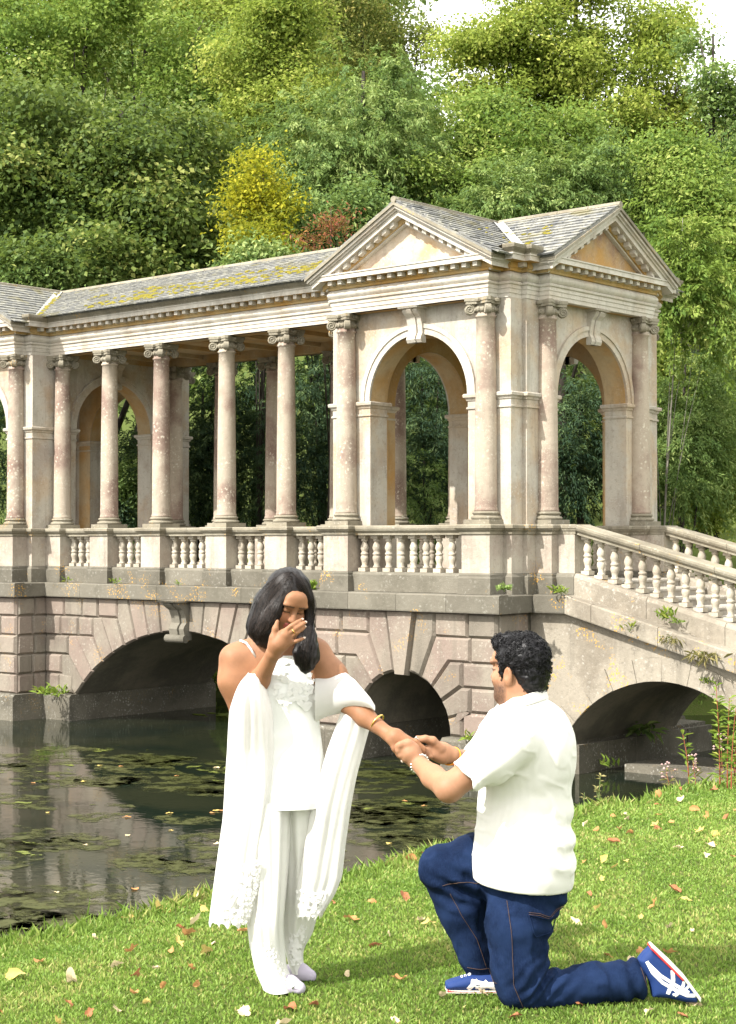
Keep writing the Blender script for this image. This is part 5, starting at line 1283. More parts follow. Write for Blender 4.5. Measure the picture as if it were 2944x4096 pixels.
# ================================================================ the woman
WD = 6.49
wb = CAMP + RT * (1175 - 1472) / FPX * WD + FH * WD; wbz = gz(wb[0], wb[1]); WB = np.array([wb[0], wb[1], wbz])
WO = empty('person', WB, PANG); tag(WO, 'woman in white camisole, trousers and shawl covering her mouth with one hand', 'person')
def wl(px, py, dv=0.0):
    q = at(px, py, WD + dv) - WB; return np.array([q @ RT, q @ FH, q[2]])
def wc(cx_, cy_, dv=0.0): return wl(800 + cx_ / 1.811, 2250 + cy_ / 1.811, dv)       # from the enlarged upper-body view
HM = rotm(R(22), R(26), R(9)); HO = wl(1150, 2406, -.015)
sk = Vol(.0040)
PH = head(sk, HO, HM, .97)
sk.cone(wl(1112, 2610, .035), HO + HM @ np.array([0, .03, -.07]), .050, .046, .03)
SLj, SRj = wl(938, 2636, .03), wl(1262, 2612, .05)
sk.cone(SLj, wl(1060, 2612, .04), .046, .056, .07); sk.cone(SRj, wl(1150, 2608, .05), .046, .056, .07); sk.cone(wl(1010, 2600, .05), wl(1110, 2540, .05), .03, .045, .06); sk.cone(wl(1200, 2595, .06), wl(1120, 2540, .05), .03, .045, .06)
sk.ell(wl(1010, 2690, .04), (.075, .065, .09), None, .07); sk.ell(wl(1215, 2690, .05), (.07, .065, .09), None, .07)
sk.ell(wl(1105, 2745, .05), (.142, .085, .16), None, .05); sk.ell(wl(1110, 2960, .06), (.13, .09, .20), None, .05)
ELj, WLj = wl(968, 2872, .035), wc(533, 655, -.165)
sk.chain([SLj, wl(934, 2725, .02), ELj], [.051, .051, .041], .05); sk.chain([ELj, wc(432, 850, -.07), WLj], [.043, .038, .0255], .02)
# hand over the mouth
hv = lambda a, b, d_: wc(a, b, d_)
sk.chain([WLj, hv(565, 590, -.180), hv(610, 530, -.186)], [.026, .030, .026], .018); sk.cone(hv(560, 600, -.18), hv(640, 575, -.178), .026, .020, .02)
FG = [[(600, 505, -.188), (665, 458, -.192), (705, 433, -.182), (742, 411, -.165)], [(628, 525, -.186), (695, 478, -.192), (735, 452, -.182), (766, 432, -.165)], [(645, 550, -.183), (705, 506, -.188), (735, 484, -.178), (762, 464, -.162)], [(650, 585, -.180), (697, 570, -.184), (728, 558, -.176), (757, 546, -.165)]]
for fg, r0 in zip(FG, (.0098, .0098, .0092, .0082)): sk.chain([hv(*q) for q in fg], [r0 * 1.0, r0 * .92, r0 * .86, r0 * .68], .004)
sk.chain([hv(530, 610, -.18), hv(530, 545, -.188), hv(545, 480, -.188), hv(561, 428, -.178)], [.019, .0135, .0105, .008], .010)
# arm held out
ERj, WRj = wl(1388, 2806, -.03), wl(1556, 2938, -.13)
sk.chain([SRj, wl(1330, 2700, .02), ERj], [.050, .048, .041], .05); sk.chain([ERj, wl(1460, 2868, -.07), WRj], [.042, .037, .025], .02)
wh = lambda a, b, d_=0: wl(1550 + a / 1.811, 2450 + b / 1.811, d_ - .16)
sk.chain([WRj, wh(60, 900, .01), wh(130, 935)], [.026, .029, .026], .016); sk.cone(wh(40, 915, .01), wh(110, 965), .024, .021, .016)
for a, b, c_, r0 in (((135, 915), (205, 935), (270, 985), .0098), ((130, 935), (200, 962), (262, 1005), .0095), ((120, 955), (185, 985), (240, 1018), .009), ((105, 970), (160, 1000), (205, 1030), .008)):
    sk.chain([wh(*a), wh(b[0], b[1], -.005), wh(c_[0], c_[1], .0)], [r0 * 1.1, r0, r0 * .8], .007)
sk.chain([wh(30, 925), wh(55, 985, -.012), wh(85, 1030, -.012), wh(106, 1062, -.008)], [.017, .0125, .0105, .008], .01)
SKW = np.array((.262, .124, .063))
def wcol(V):
    c_ = np.tile(SKW, (len(V), 1)); c_ *= (1 + .12 * vnoise(V, 14, 1) + .10 * vnoise(V, 45, 3) + .05 * vnoise(V, 150, 2))[:, None]
    q = (V - HO) @ HM / .97; near = np.linalg.norm(q, axis=1) < .16
    lip = near & (np.abs(q[:, 0]) < .024) & (q[:, 2] < -.050) & (q[:, 2] > -.075) & (q[:, 1] < -.082); c_[lip] = (.34, .085, .07)
    for s_ in (-1, 1):
        bx = (q[:, 0] * s_ - .033); brow = near & (np.abs(bx) < .023) & (np.abs(q[:, 2] - (.0255 - .12 * np.abs(bx + .004))) < .0042) & (q[:, 1] < -.05); c_[brow] = c_[brow] * .25 + np.array((.02, .014, .01)) * .75
        lash = near & (np.abs(q[:, 0] * s_ - .031) < .0165) & (np.abs(q[:, 2] + .0055 + .18 * (q[:, 0] * s_ - .031) ** 2 * 40) < .0026) & (q[:, 1] < -.06); c_[lash] = (.03, .02, .015)
        lid = near & (np.hypot((q[:, 0] * s_ - .031) / .02, (q[:, 2] - .004) / .012) < 1) & (q[:, 1] < -.06) & ~lash; c_[lid] *= .80
        chk = near & (np.hypot(q[:, 0] * s_ - .036, q[:, 2] + .03) < .022) & (q[:, 1] < -.05); c_[chk] = c_[chk] * .85 + np.array((.5, .16, .11)) * .15
    return c_
volobj('body', sk, 'skin', WO, wcol, 1)
m = MB()     # finger nails, ring, bangle
for fg in FG:
    q = hv(*fg[-1]); m.add([q + np.array(o_) for o_ in ((-.006, -.0085, .002), (.001, -.008, .006), (.006, -.007, .002), (.002, -.007, -.003))], [[0, 1, 2, 3]])
q = wh(106, 1062, -.008); m.lathe([(.001, -.012), (.0065, -.006), (.006, .006), (.001, .009)], 8); 
for vi in range(len(m.V) - 32, len(m.V)): m.V[vi] = tuple(np.array(m.V[vi]) + q + np.array((0.001, -.003, -.002)))
m.build('fingernails', 'nail', WO, True, fix=False)
V, F = ring_tube(wl(1509, 2890, -.098), WRj - ERj, .034, .0035, 28, 8, 1.0); obj('bangle', V, F, 'gold', WO, True)
V, F = ring_tube(hv(676, 498, -.190), hv(735, 460, -.18) - hv(640, 525, -.186), .0105, .0022, 14, 6); obj('finger_ring', V, F, 'gold', WO, True)
# hair
hr = Vol(.0045)
hp = lambda x, y, z: HO + HM @ (np.array([x, y, z]) * .97)
hr.ell(hp(0, .022, .042), (.083, .100, .088), HM, .02); hr.ell(hp(0, .055, -.03), (.078, .06, .08), HM, .03)
hr.ell(hp(.006, -.120, -.030), (.068, .074, .098), HM, .012, -1)
hr.chain([wc(575, 170, .0), wc(500, 300, -.01), wc(462, 410, -.02), wc(440, 475, -.03), wc(480, 545, -.03), wc(520, 590, -.03)], [.045, .056, .054, .05, .036, .02], .03)
hr.chain([wc(590, 250, -.085), wc(545, 350, -.09), wc(505, 430, -.08), wc(450, 505, -.06)], [.018, .024, .028, .02], .02)
hr.chain([wc(735, 160, -.03), wc(788, 270, -.04), wc(792, 380, -.03), wc(780, 480, -.04), wc(760, 560, -.07)], [.026, .018, .017, .02, .03], .02)
hr.chain([wc(778, 470, -.03), wc(782, 545, -.055), wc(768, 620, -.08), wc(762, 690, -.09), wc(775, 745, -.09), wc(765, 788, -.085)], [.017, .026, .033, .030, .020, .008], .03)
hr.chain([wc(745, 600, -.085), wc(715, 660, -.095), wc(728, 720, -.10), wc(745, 765, -.095)], [.018, .020, .015, .006], .02); hr.chain([wc(795, 560, -.06), wc(812, 630, -.075), wc(822, 690, -.085), wc(806, 750, -.085)], [.016, .022, .020, .009], .02)
hr.post.append(lambda P: .0012 * np.sin(P[:, 0] * 330 + 10 * np.sin(P[:, 2] * 16) + P[:, 1] * 90) + .0022 * vnoise(P * np.array([1, 1, .25]), 55, 4))
hb = volobj('hair', hr, 'hair', WO, None, 1)
GL = [[(668, 92, -.02), (560, 108, -.03), (455, 210, -.01), (408, 340, -.01), (362, 455, -.02), (380, 520, -.03), (395, 575, -.04)], [(676, 105, -.085), (600, 190, -.115), (545, 300, -.110), (480, 410, -.095), (425, 480, -.08), (445, 545, -.075), (470, 600, -.06)],
      [(680, 150, -.118), (645, 225, -.135), (595, 320, -.125), (560, 400, -.11), (520, 470, -.105), (455, 520, -.09), (420, 500, -.07)], [(672, 90, .0), (600, 92, .01), (500, 150, .02), (430, 280, .02), (385, 420, .01), (370, 490, 0), (440, 560, -.01)]]
GRr = [[(690, 95, -.02), (765, 150, -.05), (805, 260, -.06), (812, 370, -.07), (790, 480, -.07), (808, 610, -.09), (815, 690, -.11), (778, 800, -.11)], [(690, 180, -.118), (742, 225, -.115), (778, 310, -.095), (790, 410, -.09), (778, 520, -.09), (740, 600, -.12), (712, 680, -.13), (745, 775, -.11)],
       [(690, 130, -.10), (755, 190, -.09), (795, 290, -.08), (800, 400, -.08), (785, 500, -.08), (770, 600, -.12), (758, 690, -.125), (768, 812, -.11)], [(690, 170, -.115), (742, 230, -.11), (780, 330, -.09), (788, 430, -.085), (785, 530, -.08), (755, 600, -.11), (722, 665, -.12), (735, 745, -.11)]]
from mathutils.bvhtree import BVHTree
hbv = BVHTree.FromObject(hb, bpy.context.evaluated_depsgraph_get()); rh = random.Random(9)
mm_ = [MB(), MB()]
GT = [[(640, 72, .02), (560, 95, .03), (480, 170, .03), (425, 290, .02), (392, 400, .02), (372, 470, 0)], [(650, 66, .0), (610, 75, -.02), (540, 130, -.05), (480, 230, -.06), (440, 350, -.06), (415, 450, -.06)], [(662, 72, -.05), (640, 100, -.08), (590, 160, -.10), (540, 250, -.10), (500, 340, -.10), (470, 430, -.09)]]
GU = [[(655, 66, .0), (720, 85, -.0), (780, 160, -.02), (808, 260, -.04), (815, 360, -.05), (805, 450, -.06)], [(668, 72, -.05), (715, 110, -.08), (765, 180, -.08), (795, 270, -.07), (800, 370, -.07), (790, 460, -.07)], [(660, 64, .02), (700, 68, .02), (770, 120, .02), (810, 220, .0), (820, 330, -.02), (815, 430, -.04)]]
for grp, cnt in ((GL, 750), (GRr, 560), (GT, 420), (GU, 260)):
    for i in range(cnt):
        wgt = np.array([rh.random() ** 2.5 for _ in grp]); wgt /= wgt.sum(); gp = sum(w_ * np.array(g_, float) for w_, g_ in zip(wgt, grp))
        t0 = rh.uniform(0, .3) if grp not in (GT, GU) else rh.uniform(0, .08); t1 = rh.uniform(.6, 1.0); ns = 15; ts = np.linspace(t0, t1, ns) * (len(gp) - 1)
        P = np.stack([np.interp(ts, range(len(gp)), gp[:, c_]) for c_ in range(3)], -1); P[2:-2] = (P[:-4] + P[1:-3] + P[2:-2] + P[3:-1] + P[4:]) / 5
        ph_ = rh.uniform(0, 6); am = rh.uniform(1, 8); fly = rh.random() < .14; offx = rh.gauss(0, 13 if fly else 5)
        pts = []
        for j in range(ns):
            q = wc(P[j, 0] + (am * math.sin(ts[j] * 2.1 + ph_) + offx) * min(1, ts[j] / 2), P[j, 1] + (rh.gauss(0, 3) if fly else 0), P[j, 2])
            h_ = hbv.ray_cast(Vector((q[0], q[1] - .5, q[2])), Vector((0, 1, 0)))
            if h_[0] is not None and abs(h_[0].y - q[1]) < .06: q = np.array(h_[0]) + np.array(h_[1]) * rh.uniform(.0004, .0026)
            pts.append(q)
        pts = np.array(pts); pts[1:-1] = (pts[:-2] + 2 * pts[1:-1] + pts[2:]) / 4
        mm_[0 if rh.random() < .6 else 1].tube(list(pts), [.0004] + [rh.uniform(.0006, .0011)] * (ns - 2) + [.0003], 3, False)
mm_[0].build('hair_strands', 'hair', hb, True, fix=False); mm_[1].build('hair_strands', 'hairlight', hb, True, fix=False)
# camisole
rows = resample([(2618, 1022, 1262, .07), (2680, 1000, 1268, .093), (2750, 986, 1272, .11), (2880, 985, 1276, .10), (3023, 968, 1292, .112), (3150, 972, 1308, .125), (3222, 975, 1312, .128)], 40)
rg = []
for py, xl_, xr_, dp in rows:
    a, b = wl(xl_, py, .04), wl(xr_, py, .04); rg.append(((a + b) / 2, (b - a) / 2, np.array([0, -dp, 0])))
def fcam(t, th): return 1 + .012 * math.sin(9 * th + 4 * t) * t + .012 * math.sin(52 * t + 2.5 * math.cos(th) + math.sin(3 * th)) * max(0, math.sin(math.pi * min(1, max(0, (t - .3) / .6)))) * (.5 + .5 * math.sin(2 * th + 7 * t)) + .03 * max(0, t - .8) * math.sin(14 * th + 1) + .012 * math.sin(38 * t + 3 * th) * (t > .9)
cm = loft(rg, 96, 'cami', 'camisole', WO, fcam)
for pts in ([(1022, 2628, -.03), (1005, 2598, -.035), (985, 2572, -.02), (962, 2562, .02), (960, 2580, .07)], [(1258, 2628, -.03), (1255, 2600, -.03), (1250, 2572, .0), (1245, 2562, .04)]):
    MB().tube([wl(*q) for q in pts], .0045, 6).build('strap', 'cami', cm, True)
m = MB(); rf = random.Random(4)
def flower(c_, r_, tilt):
    V = [c_]; k = 15
    for i in range(k):
        a = 2 * math.pi * i / k + tilt; q = abs(math.cos(2.5 * (a - tilt))); rr = r_ * (.6 + .4 * q); V.append(c_ + np.array([rr * math.cos(a), -.0018 * q, rr * math.sin(a)]))
    m.add(V, [[0, 1 + i, 1 + (i + 1) % k] for i in range(k)])
def camfront(px, py):
    xl_, xr_, dp = [np.interp(py, rows[:, 0], rows[:, c_]) for c_ in (1, 2, 3)]; t = np.clip((px - (xl_ + xr_) / 2) / ((xr_ - xl_) / 2), -.95, .95)
    return wl(px, py, .04 - dp * math.sqrt(1 - t * t) - .006)
for cx_, cy_ in [(585, 760), (600, 800), (575, 835), (610, 850), (560, 900), (550, 945), (560, 985), (600, 1000), (590, 960), (620, 1030), (650, 990), (640, 950), (665, 1005), (690, 950), (700, 985), (720, 1020), (745, 1035), (765, 1050), (785, 1020), (740, 980), (775, 975), (800, 950), (720, 930), (690, 910), (735, 895), (770, 925), (810, 900), (785, 870), (820, 850), (800, 820), (825, 790), (815, 740), (810, 700), (830, 745), (755, 860), (715, 870), (680, 875), (830, 980), (840, 930), (600, 720), (655, 900), (640, 860)]:
    for q in range(3):
        px, py = 800 + (cx_ + rf.gauss(0, 9)) / 1.811, 2250 + (cy_ + rf.gauss(0, 8)) / 1.811; flower(camfront(px, py), rf.uniform(.006, .0125), rf.uniform(0, 6))
m.build('lace_flowers', 'lace', cm, True, fix=False)
# trousers, two full legs
def leg(rowdata, n_, seed, dvb):
    rr = resample(rowdata, n_); out = []
    for py, xl_, xr_, dv, dp in rr:
        a, b = wl(xl_, py, dv), wl(xr_, py, dv); out.append(((a + b) / 2, (b - a) / 2, np.array([0, -dp, 0])))
    def fo(t, th):
        return 1 + (.085 * math.sin(7 * th + seed) + .05 * math.sin(12 * th + 2 * seed + 3 * t)) * (.35 + .65 * math.sin(math.pi * min(1, t * 1.1))) * (1 - .6 * t) + .035 * max(0, t - .6) * math.sin(40 * t + 3 * th + seed) + .05 * max(0, t - .85) * math.sin(9 * th)
    return loft(out, 120, 'trouser', 'trousers', WO, fo)
lg1 = leg([(3195, 985, 1165, .03, .12), (3300, 990, 1160, .02, .12), (3450, 1000, 1150, .0, .105), (3600, 1000, 1140, -.01, .10), (3690, 990, 1134, -.02, .10), (3790, 1002, 1138, -.02, .09), (3870, 1020, 1148, -.03, .085), (3925, 1040, 1170, -.035, .09), (3952, 1055, 1180, -.035, .095)], 70, 1.0, 0)
lg2 = leg([(3195, 1120, 1300, .09, .11), (3300, 1125, 1300, .10, .11), (3450, 1130, 1296, .11, .10), (3600, 1125, 1282, .12, .095), (3670, 1124, 1266, .12, .09), (3740, 1130, 1246, .13, .08), (3800, 1140, 1212, .14, .07), (3850, 1152, 1212, .15, .07), (3880, 1158, 1222, .15, .075)], 60, 2.3, 0)
m = MB(); rf = random.Random(14)
def lace_patch(fn, cnt, rmin=.006, rmax=.014):
    rmin, rmax = .004, .0095
    for q in range(int(cnt * 1.6)): flower(fn(), rf.uniform(rmin, rmax), rf.uniform(0, 6))
def leg1pt():
    py = rf.uniform(3700, 3945); x0, x1 = np.interp(py, [3690, 3790, 3870, 3945], [1000, 1012, 1030, 1060]), np.interp(py, [3690, 3790, 3870, 3945], [1112, 1122, 1140, 1172]); t = rf.uniform(-.8, .8)
    return wl((x0 + x1) / 2 + t * (x1 - x0) / 2, py, -.02 - .088 * math.sqrt(1 - t * t) - .003)
def leg2pt():
    py = rf.uniform(3690, 3860); x0, x1 = np.interp(py, [3690, 3800, 3860], [1145, 1148, 1160]), np.interp(py, [3690, 3800, 3860], [1255, 1208, 1208]); t = rf.uniform(-.8, .8)
    return wl((x0 + x1) / 2 + t * (x1 - x0) / 2, py, .13 - .08 * math.sqrt(1 - t * t) - .01)
lace_patch(leg1pt, 150); m.build('lace_hem', 'lace', lg1, True, fix=False); m = MB(); lace_patch(leg2pt, 90); m.build('lace_hem', 'lace', lg2, True, fix=False)
# shoes
for a, b, dv in (((1120, 3948), (1196, 3944), -.05), ((1165, 3888), (1240, 3888), .13)):
    v_ = Vol(.004); A, B = wl(*a, dv), wl(*b, dv - .03); A[2] = .03; B[2] = .022; v_.chain([A, (A + B) / 2 + np.array([0, 0, .006]), B], [.034, .034, .026], .02); v_.plane((0, 0, .004), (0, 0, -1), .004, -1)
    v_.ops[-1] = ('p', np.array((0, 0, .003)), np.array((0, 0, 1.)), None, None, .004, -1); volobj('shoe', v_, 'lilac', WO)
# shawl: left fall, right wrap, right fall
def fall(rowdata, n_, nm, nf, seed, dep, amp=.10, hem=.0):
    rr = resample(rowdata, n_); out = []
    for py, xl_, xr_, dv, dq in rr:
        a, b = wl(xl_, py, dv), wl(xr_, py, dv); out.append(((a + b) / 2, (b - a) / 2, np.array([0, -dq, 0])))
    def fo(t, th): return 1 + (amp * math.sin(nf * th + seed + 1.5 * t) + amp * .6 * math.sin(nf * 1.0 * 2 * th + 3 * seed - 2 * t)) * (.3 + .7 * t) * abs(math.sin(th)) + .006 * math.sin(21 * t + 5 * th) * math.sin(9 * t)
    o = loft(out, 150, 'shawl', nm, WO, fo)
    if hem:
        co = np.array([v.co for v in o.data.vertices]).reshape(n_, 150, 3)
        for q in range(3): co[-1 - q, :, 2] += (hem * np.abs(np.sin(np.arange(150) / 150 * 2 * math.pi * 6)) * (1 - q / 3))
        o.data.vertices.foreach_set('co', co.astype(np.float32).ravel()); o.data.update()
    return o
f1 = fall([(2690, 1000, 1040, -.055, .05), (2705, 978, 1052, -.06, .075), (2735, 955, 1060, -.065, .088), (2780, 936, 1072, -.07, .095), (2840, 917, 1090, -.065, .09), (3000, 908, 1098, -.055, .058), (3133, 899, 1101, -.055, .05), (3280, 890, 1080, -.06, .048), (3431, 869, 1054, -.065, .048), (3560, 852, 1040, -.07, .05), (3660, 838, 1004, -.07, .05), (3706, 834, 994, -.07, .05)], 90, 'shawl', 7, .6, .075, .13, .022)
m = MB()
def f1pt():
    py = rf.uniform(3440, 3695); x1 = np.interp(py, [3440, 3560, 3695], [1048, 1030, 985]); x0 = np.interp(py, [3440, 3695], [985, 850]); t = rf.random() ** .8
    return wl(x0 + (x1 - x0) * t, py, -.07 - .052 * math.sqrt(max(.05, 1 - (t * 1.25 - .45) ** 2)) - .007)
lace_patch(f1pt, 150, .006, .013); m.build('lace_border', 'lace', f1, True, fix=False)
wr = []
for px, zt, zb, dv, dp in ((1262, 2700, 2885, .03, .085), (1300, 2688, 2872, .02, .088), (1345, 2684, 2858, .0, .085), (1385, 2690, 2846, -.02, .080), (1420, 2718, 2832, -.04, .07), (1455, 2760, 2826, -.06, .058), (1482, 2792, 2832, -.075, .048), (1500, 2822, 2842, -.085, .044)):
    a, b = wl(px, zt, dv), wl(px, zb, dv); wr.append(((a + b) / 2, (a - b) / 2, np.array([.0, -dp, 0])))
W2 = []
for i in np.linspace(0, len(wr) - 1, 34):
    j = min(int(i), len(wr) - 2); t = i - j; W2.append(tuple(wr[j][q] * (1 - t) + wr[j + 1][q] * t for q in range(3)))
loft(W2, 90, 'shawl', 'shawl_wrap', f1, lambda t, th: 1 + .018 * math.sin(5 * th + 9 * t) + .014 * math.sin(11 * t + 3 * th))
f2 = fall([(2812, 1385, 1462, -.0, .058), (2850, 1362, 1478, -.01, .058), (2907, 1342, 1480, -.01, .058), (3000, 1308, 1455, -.01, .058), (3100, 1280, 1428, -.01, .058), (3220, 1247, 1405, -.01, .058), (3365, 1222, 1384, .0, .058), (3510, 1196, 1368, .0, .058), (3580, 1184, 1340, .0, .058), (3640, 1180, 1300, .0, .058), (3672, 1186, 1284, .0, .058)], 70, 'shawl_fall', 6, 2.0, .06, .12, .02)
f2.parent = f1
m = MB()
def f2pt():
    py = rf.uniform(3560, 3665); x0, x1 = np.interp(py, [3560, 3665], [1190, 1188]), np.interp(py, [3560, 3665], [1330, 1284]); t = rf.random()
    return wl(x0 + (x1 - x0) * t, py, -.063 * math.sqrt(max(.05, 1 - (2 * t - 1) ** 2)) - .006)
lace_patch(f2pt, 80, .006, .013); m.build('lace_border', 'lace', f1, True, fix=False)
# ================================================================ the man
MD = 6.30
mb_ = CAMP + RT * (2100 - 1472) / FPX * MD + FH * MD; MBZ = gz(mb_[0], mb_[1]); MBASE = np.array([mb_[0], mb_[1], MBZ])
MO = empty('person', MBASE, PANG); tag(MO, 'man in white ribbed polo shirt and jeans kneeling on one knee on the lawn', 'person')
def ml(px, py, dv=0.0):
    q = at(px, py, MD + dv) - MBASE; return np.array([q @ RT, q @ FH, q[2]])
def mc(a, b, dv=0.0): return ml(1550 + a / 1.811, 2450 + b / 1.811, dv)
def mj(a, b, dv=0.0): return ml(1600 + a / 1.2538, 3300 + b / 1.2538, dv)
MH = rotm(R(-90 - 40), R(-3), R(2)); MHO = ml(2074, 2682, .05); MS = 1.06
bs = Vol(.0043)
PM = head(bs, MHO, MH, MS, True)
bs.chain([ml(2095, 2850, .03), ml(2078, 2780, .045), ml(2066, 2730, .05)], [.075, .064, .062], .03); bs.cone(ml(2120, 2800, .03), ml(2110, 2720, .05), .06, .06, .03)
bs.ell(ml(2095, 2960, .03), (.14, .14, .13), None, .05)
LS, LE, LW = ml(2035, 2970, -.15), mc(445, 1275, -.20), mc(205, 1075, .0)
bs.chain([LS, LE], [.06, .05], .02); bs.chain([LE, mc(330, 1190, -.10), LW], [.049, .043, .0295], .02)
RS, RE, RW = ml(1990, 2960, .2), ml(1905, 3085, .26), mc(470, 1035, .10)
bs.chain([RS, RE], [.06, .05], .02); bs.chain([RE, ml(1855, 3045, .18), RW], [.047, .04, .029], .02)
# near hand closing on hers
mh = lambda a, b, d_=0: mc(a, b, d_)
bs.chain([LW, mh(160, 1020, .0), mh(125, 985, .005)], [.029, .034, .030], .018); bs.cone(mh(190, 1020, .0), mh(150, 960, .01), .028, .024, .018)
for a, b, c_, r0 in (((120, 960), (82, 970), (70, 1000), .011), ((110, 980), (80, 1000), (90, 1030), .011), ((120, 1005), (98, 1035), (120, 1055), .0105), ((140, 1035), (125, 1062), (150, 1075), .0095)):
    bs.chain([mh(*a), mh(b[0], b[1], -.012), mh(c_[0], c_[1], .008)], [r0 * 1.1, r0, r0 * .85], .008)
bs.chain([mh(200, 985, .0), mh(155, 945, -.012), mh(95, 958, -.016), mh(70, 966, -.008)], [.018, .0125, .0115, .009], .01)
# far hand, palm up, holding the ring
bs.chain([RW, mh(400, 1010, .09), mh(345, 985, .08)], [.028, .034, .03], .018); bs.cone(mh(400, 1050, .08), mh(345, 1030, .07), .026, .024, .018)
for pts, r0 in ((((345, 950), (290, 928), (250, 915), (215, 904)), .0105), (((330, 968), (285, 985), (262, 1000), (290, 1010)), .0105), (((325, 990), (290, 1005), (280, 1022), (305, 1025)), .010), (((330, 1015), (300, 1030), (295, 1042), (320, 1045)), .009)):
    bs.chain([mh(p_[0], p_[1], .06 - .006 * i) for i, p_ in enumerate(pts)], [r0 * 1.1, r0, r0 * .95, r0 * .75], .008)
bs.chain([mh(385, 985, .06), mh(330, 925, .045), mh(275, 912, .04), mh(232, 925, .04)], [.018, .0135, .0115, .009], .01)
SKM = np.array((.305, .156, .088))
def mcol(V):
    c_ = np.tile(SKM, (len(V), 1)); c_ *= (1 + .08 * vnoise(V, 30, 1) + .05 * vnoise(V, 130, 2))[:, None]
    q = (V - MHO) @ MH / MS; near = np.linalg.norm(q, axis=1) < .19
    jaw = near & (q[:, 2] < -.022) & (q[:, 1] < .0) & (q[:, 2] > -.14)
    b = np.clip((-.030 - q[:, 2] - .35 * np.clip(-q[:, 1] - .05, 0, 1)) / .03, 0, 1) * np.clip((.012 - q[:, 1]) / .03, 0, 1) * np.clip((q[:, 2] + .135) / .02, 0, 1) * jaw
    mous = near & (np.abs(q[:, 2] + .048) < .008) & (q[:, 1] < -.07); b = np.maximum(b, mous * .8); lipz = near & (np.abs(q[:, 2] + .061) < .010) & (np.abs(q[:, 0]) < .024) & (q[:, 1] < -.082); b[lipz] = 0
    b *= (.72 + .28 * vnoise(V, 260, 6)); b = np.clip(b * .92, 0, .92)[:, None]; c_ = c_ * (1 - b) + np.array((.022, .016, .014)) * b; c_[lipz] = (.36, .13, .10)
    for s_ in (-1, 1):
        bx = (q[:, 0] * s_ - .033); brow = near & (np.abs(bx) < .024) & (np.abs(q[:, 2] - (.0265 - .1 * np.abs(bx))) < .0055) & (q[:, 1] < -.05); c_[brow] = c_[brow] * .4
        eye = near & (np.hypot((q[:, 0] * s_ - .031) / .015, q[:, 2] / .005) < 1) & (q[:, 1] < -.07); c_[eye] = (.05, .035, .03)
    return c_
volobj('body', bs, 'skin', MO, mcol, 1)
# hair
hr = Vol(.0045); hp = lambda x, y, z: MHO + MH @ (np.array([x, y, z]) * MS)
hr.ell(hp(0, .022, .052), (.090, .106, .094), MH, .02); hr.ell(hp(0, .070, -.015), (.074, .05, .075), MH, .03); hr.ell(hp(0, -.055, .098), (.06, .05, .032), MH, .03)
hr.ell(hp(0, -.125, -.045), (.10, .093, .125), MH, .012, -1); hr.ell(hp(0, -.030, -.115), (.12, .085, .078), MH, .012, -1); hr.ell(hp(0, .03, -.155), (.2, .2, .06), MH, .012, -1)
for s_ in (-1, 1): hr.ell(hp(s_ * .090, .008, -.016), (.034, .030, .042), MH, .006, -1); hr.cone(hp(s_ * .070, -.022, .02), hp(s_ * .068, -.024, -.03), .012, .006, .01)
hr.post.append(lambda P: .005 * vnoise(P, 70, 3) + .003 * vnoise(P, 150, 4))
hb = volobj('hair', hr, 'hair2', MO, None, 1)
m = MB(); rc = random.Random(12); hv_ = np.array([v.co for v in hb.data.vertices]); hn = np.array([v.normal for v in hb.data.vertices])
for i in range(1500):
    q = rc.randrange(len(hv_)); c_ = hv_[q]; nn = hn[q]; loc = (c_ - MHO) @ MH / MS
    r0 = (.004 if loc[2] < .02 else rc.uniform(.005, .0105)); 
    if loc[2] < .0 and rc.random() < .85: continue
    u_ = np.cross(nn, np.array([rc.gauss(0, 1), rc.gauss(0, 1), rc.gauss(0, 1)])); u_ /= np.linalg.norm(u_) + 1e-9; v_ = np.cross(nn, u_)
    pts = [c_ + nn * (.001 + .0045 * math.sin(t * .8)) + r0 * (u_ * math.cos(t) * (1 - .08 * t) + v_ * math.sin(t) * (1 - .08 * t)) for t in np.linspace(0, 5.2, 9)]
    m.tube(pts, [.0007] + [.0014] * 7 + [.0006], 3, False)
m.build('hair_curls', 'hair2', hb, True, fix=False)
# polo shirt
ps = Vol(.0050)
ps.ell(ml(2105, 3010, .03), (.165, .18, .19), None, .06); ps.ell(ml(2098, 3240, .03), (.178, .165, .24), None, .08); ps.ell(ml(2095, 3450, .0), (.196, .222, .26), None, .06); ps.ell(ml(2185, 2990, .03), (.095, .15, .16), None, .08)
ps.cone(ml(2090, 2862, .03), ml(2060, 2945, -.12), .085, .082, .06); ps.cone(ml(2085, 2862, .05), ml(2010, 2935, .18), .085, .082, .06)
ps.cone(ml(1985, 2935, -.02), ml(1960, 3050, .0), .06, .08, .08)
ps.chain([ml(2052, 2962, -.14), ml(1960, 3045, -.175), mc(570, 1195, -.19)], [.094, .084, .070], .03); ps.chain([ml(1990, 2965, .2), ml(1900, 3060, .24)], [.085, .07], .03)
sd_ = LE - ml(2052, 2962, -.14); sd_ /= np.linalg.norm(sd_); hp_ = mc(583, 1190, -.19)
ps.cyl(hp_ + sd_ * .012, hp_ + sd_ * .2, .13)
ps.cone(hp_ - sd_ * .035, hp_ + sd_ * .08, .060, .064, .004, -1)
ps.cone(mc(820, 660, .04), mc(1000, 560, .05), .058, .062, .006, -1); ps.cone(ml(2080, 2800, .045), ml(2095, 2880, .03), .062, .058, .008, -1)
zc_ = ml(2090, 3535, .0)[2]; ps.ops.append(('p', np.array((0, 0, zc_)), np.array((.09, 0, 1.)) / 1.004, None, None, .006, -1)); 
ps.ell(ml(2095, 3545, .0), (.180, .205, .08), None, .004, -1)
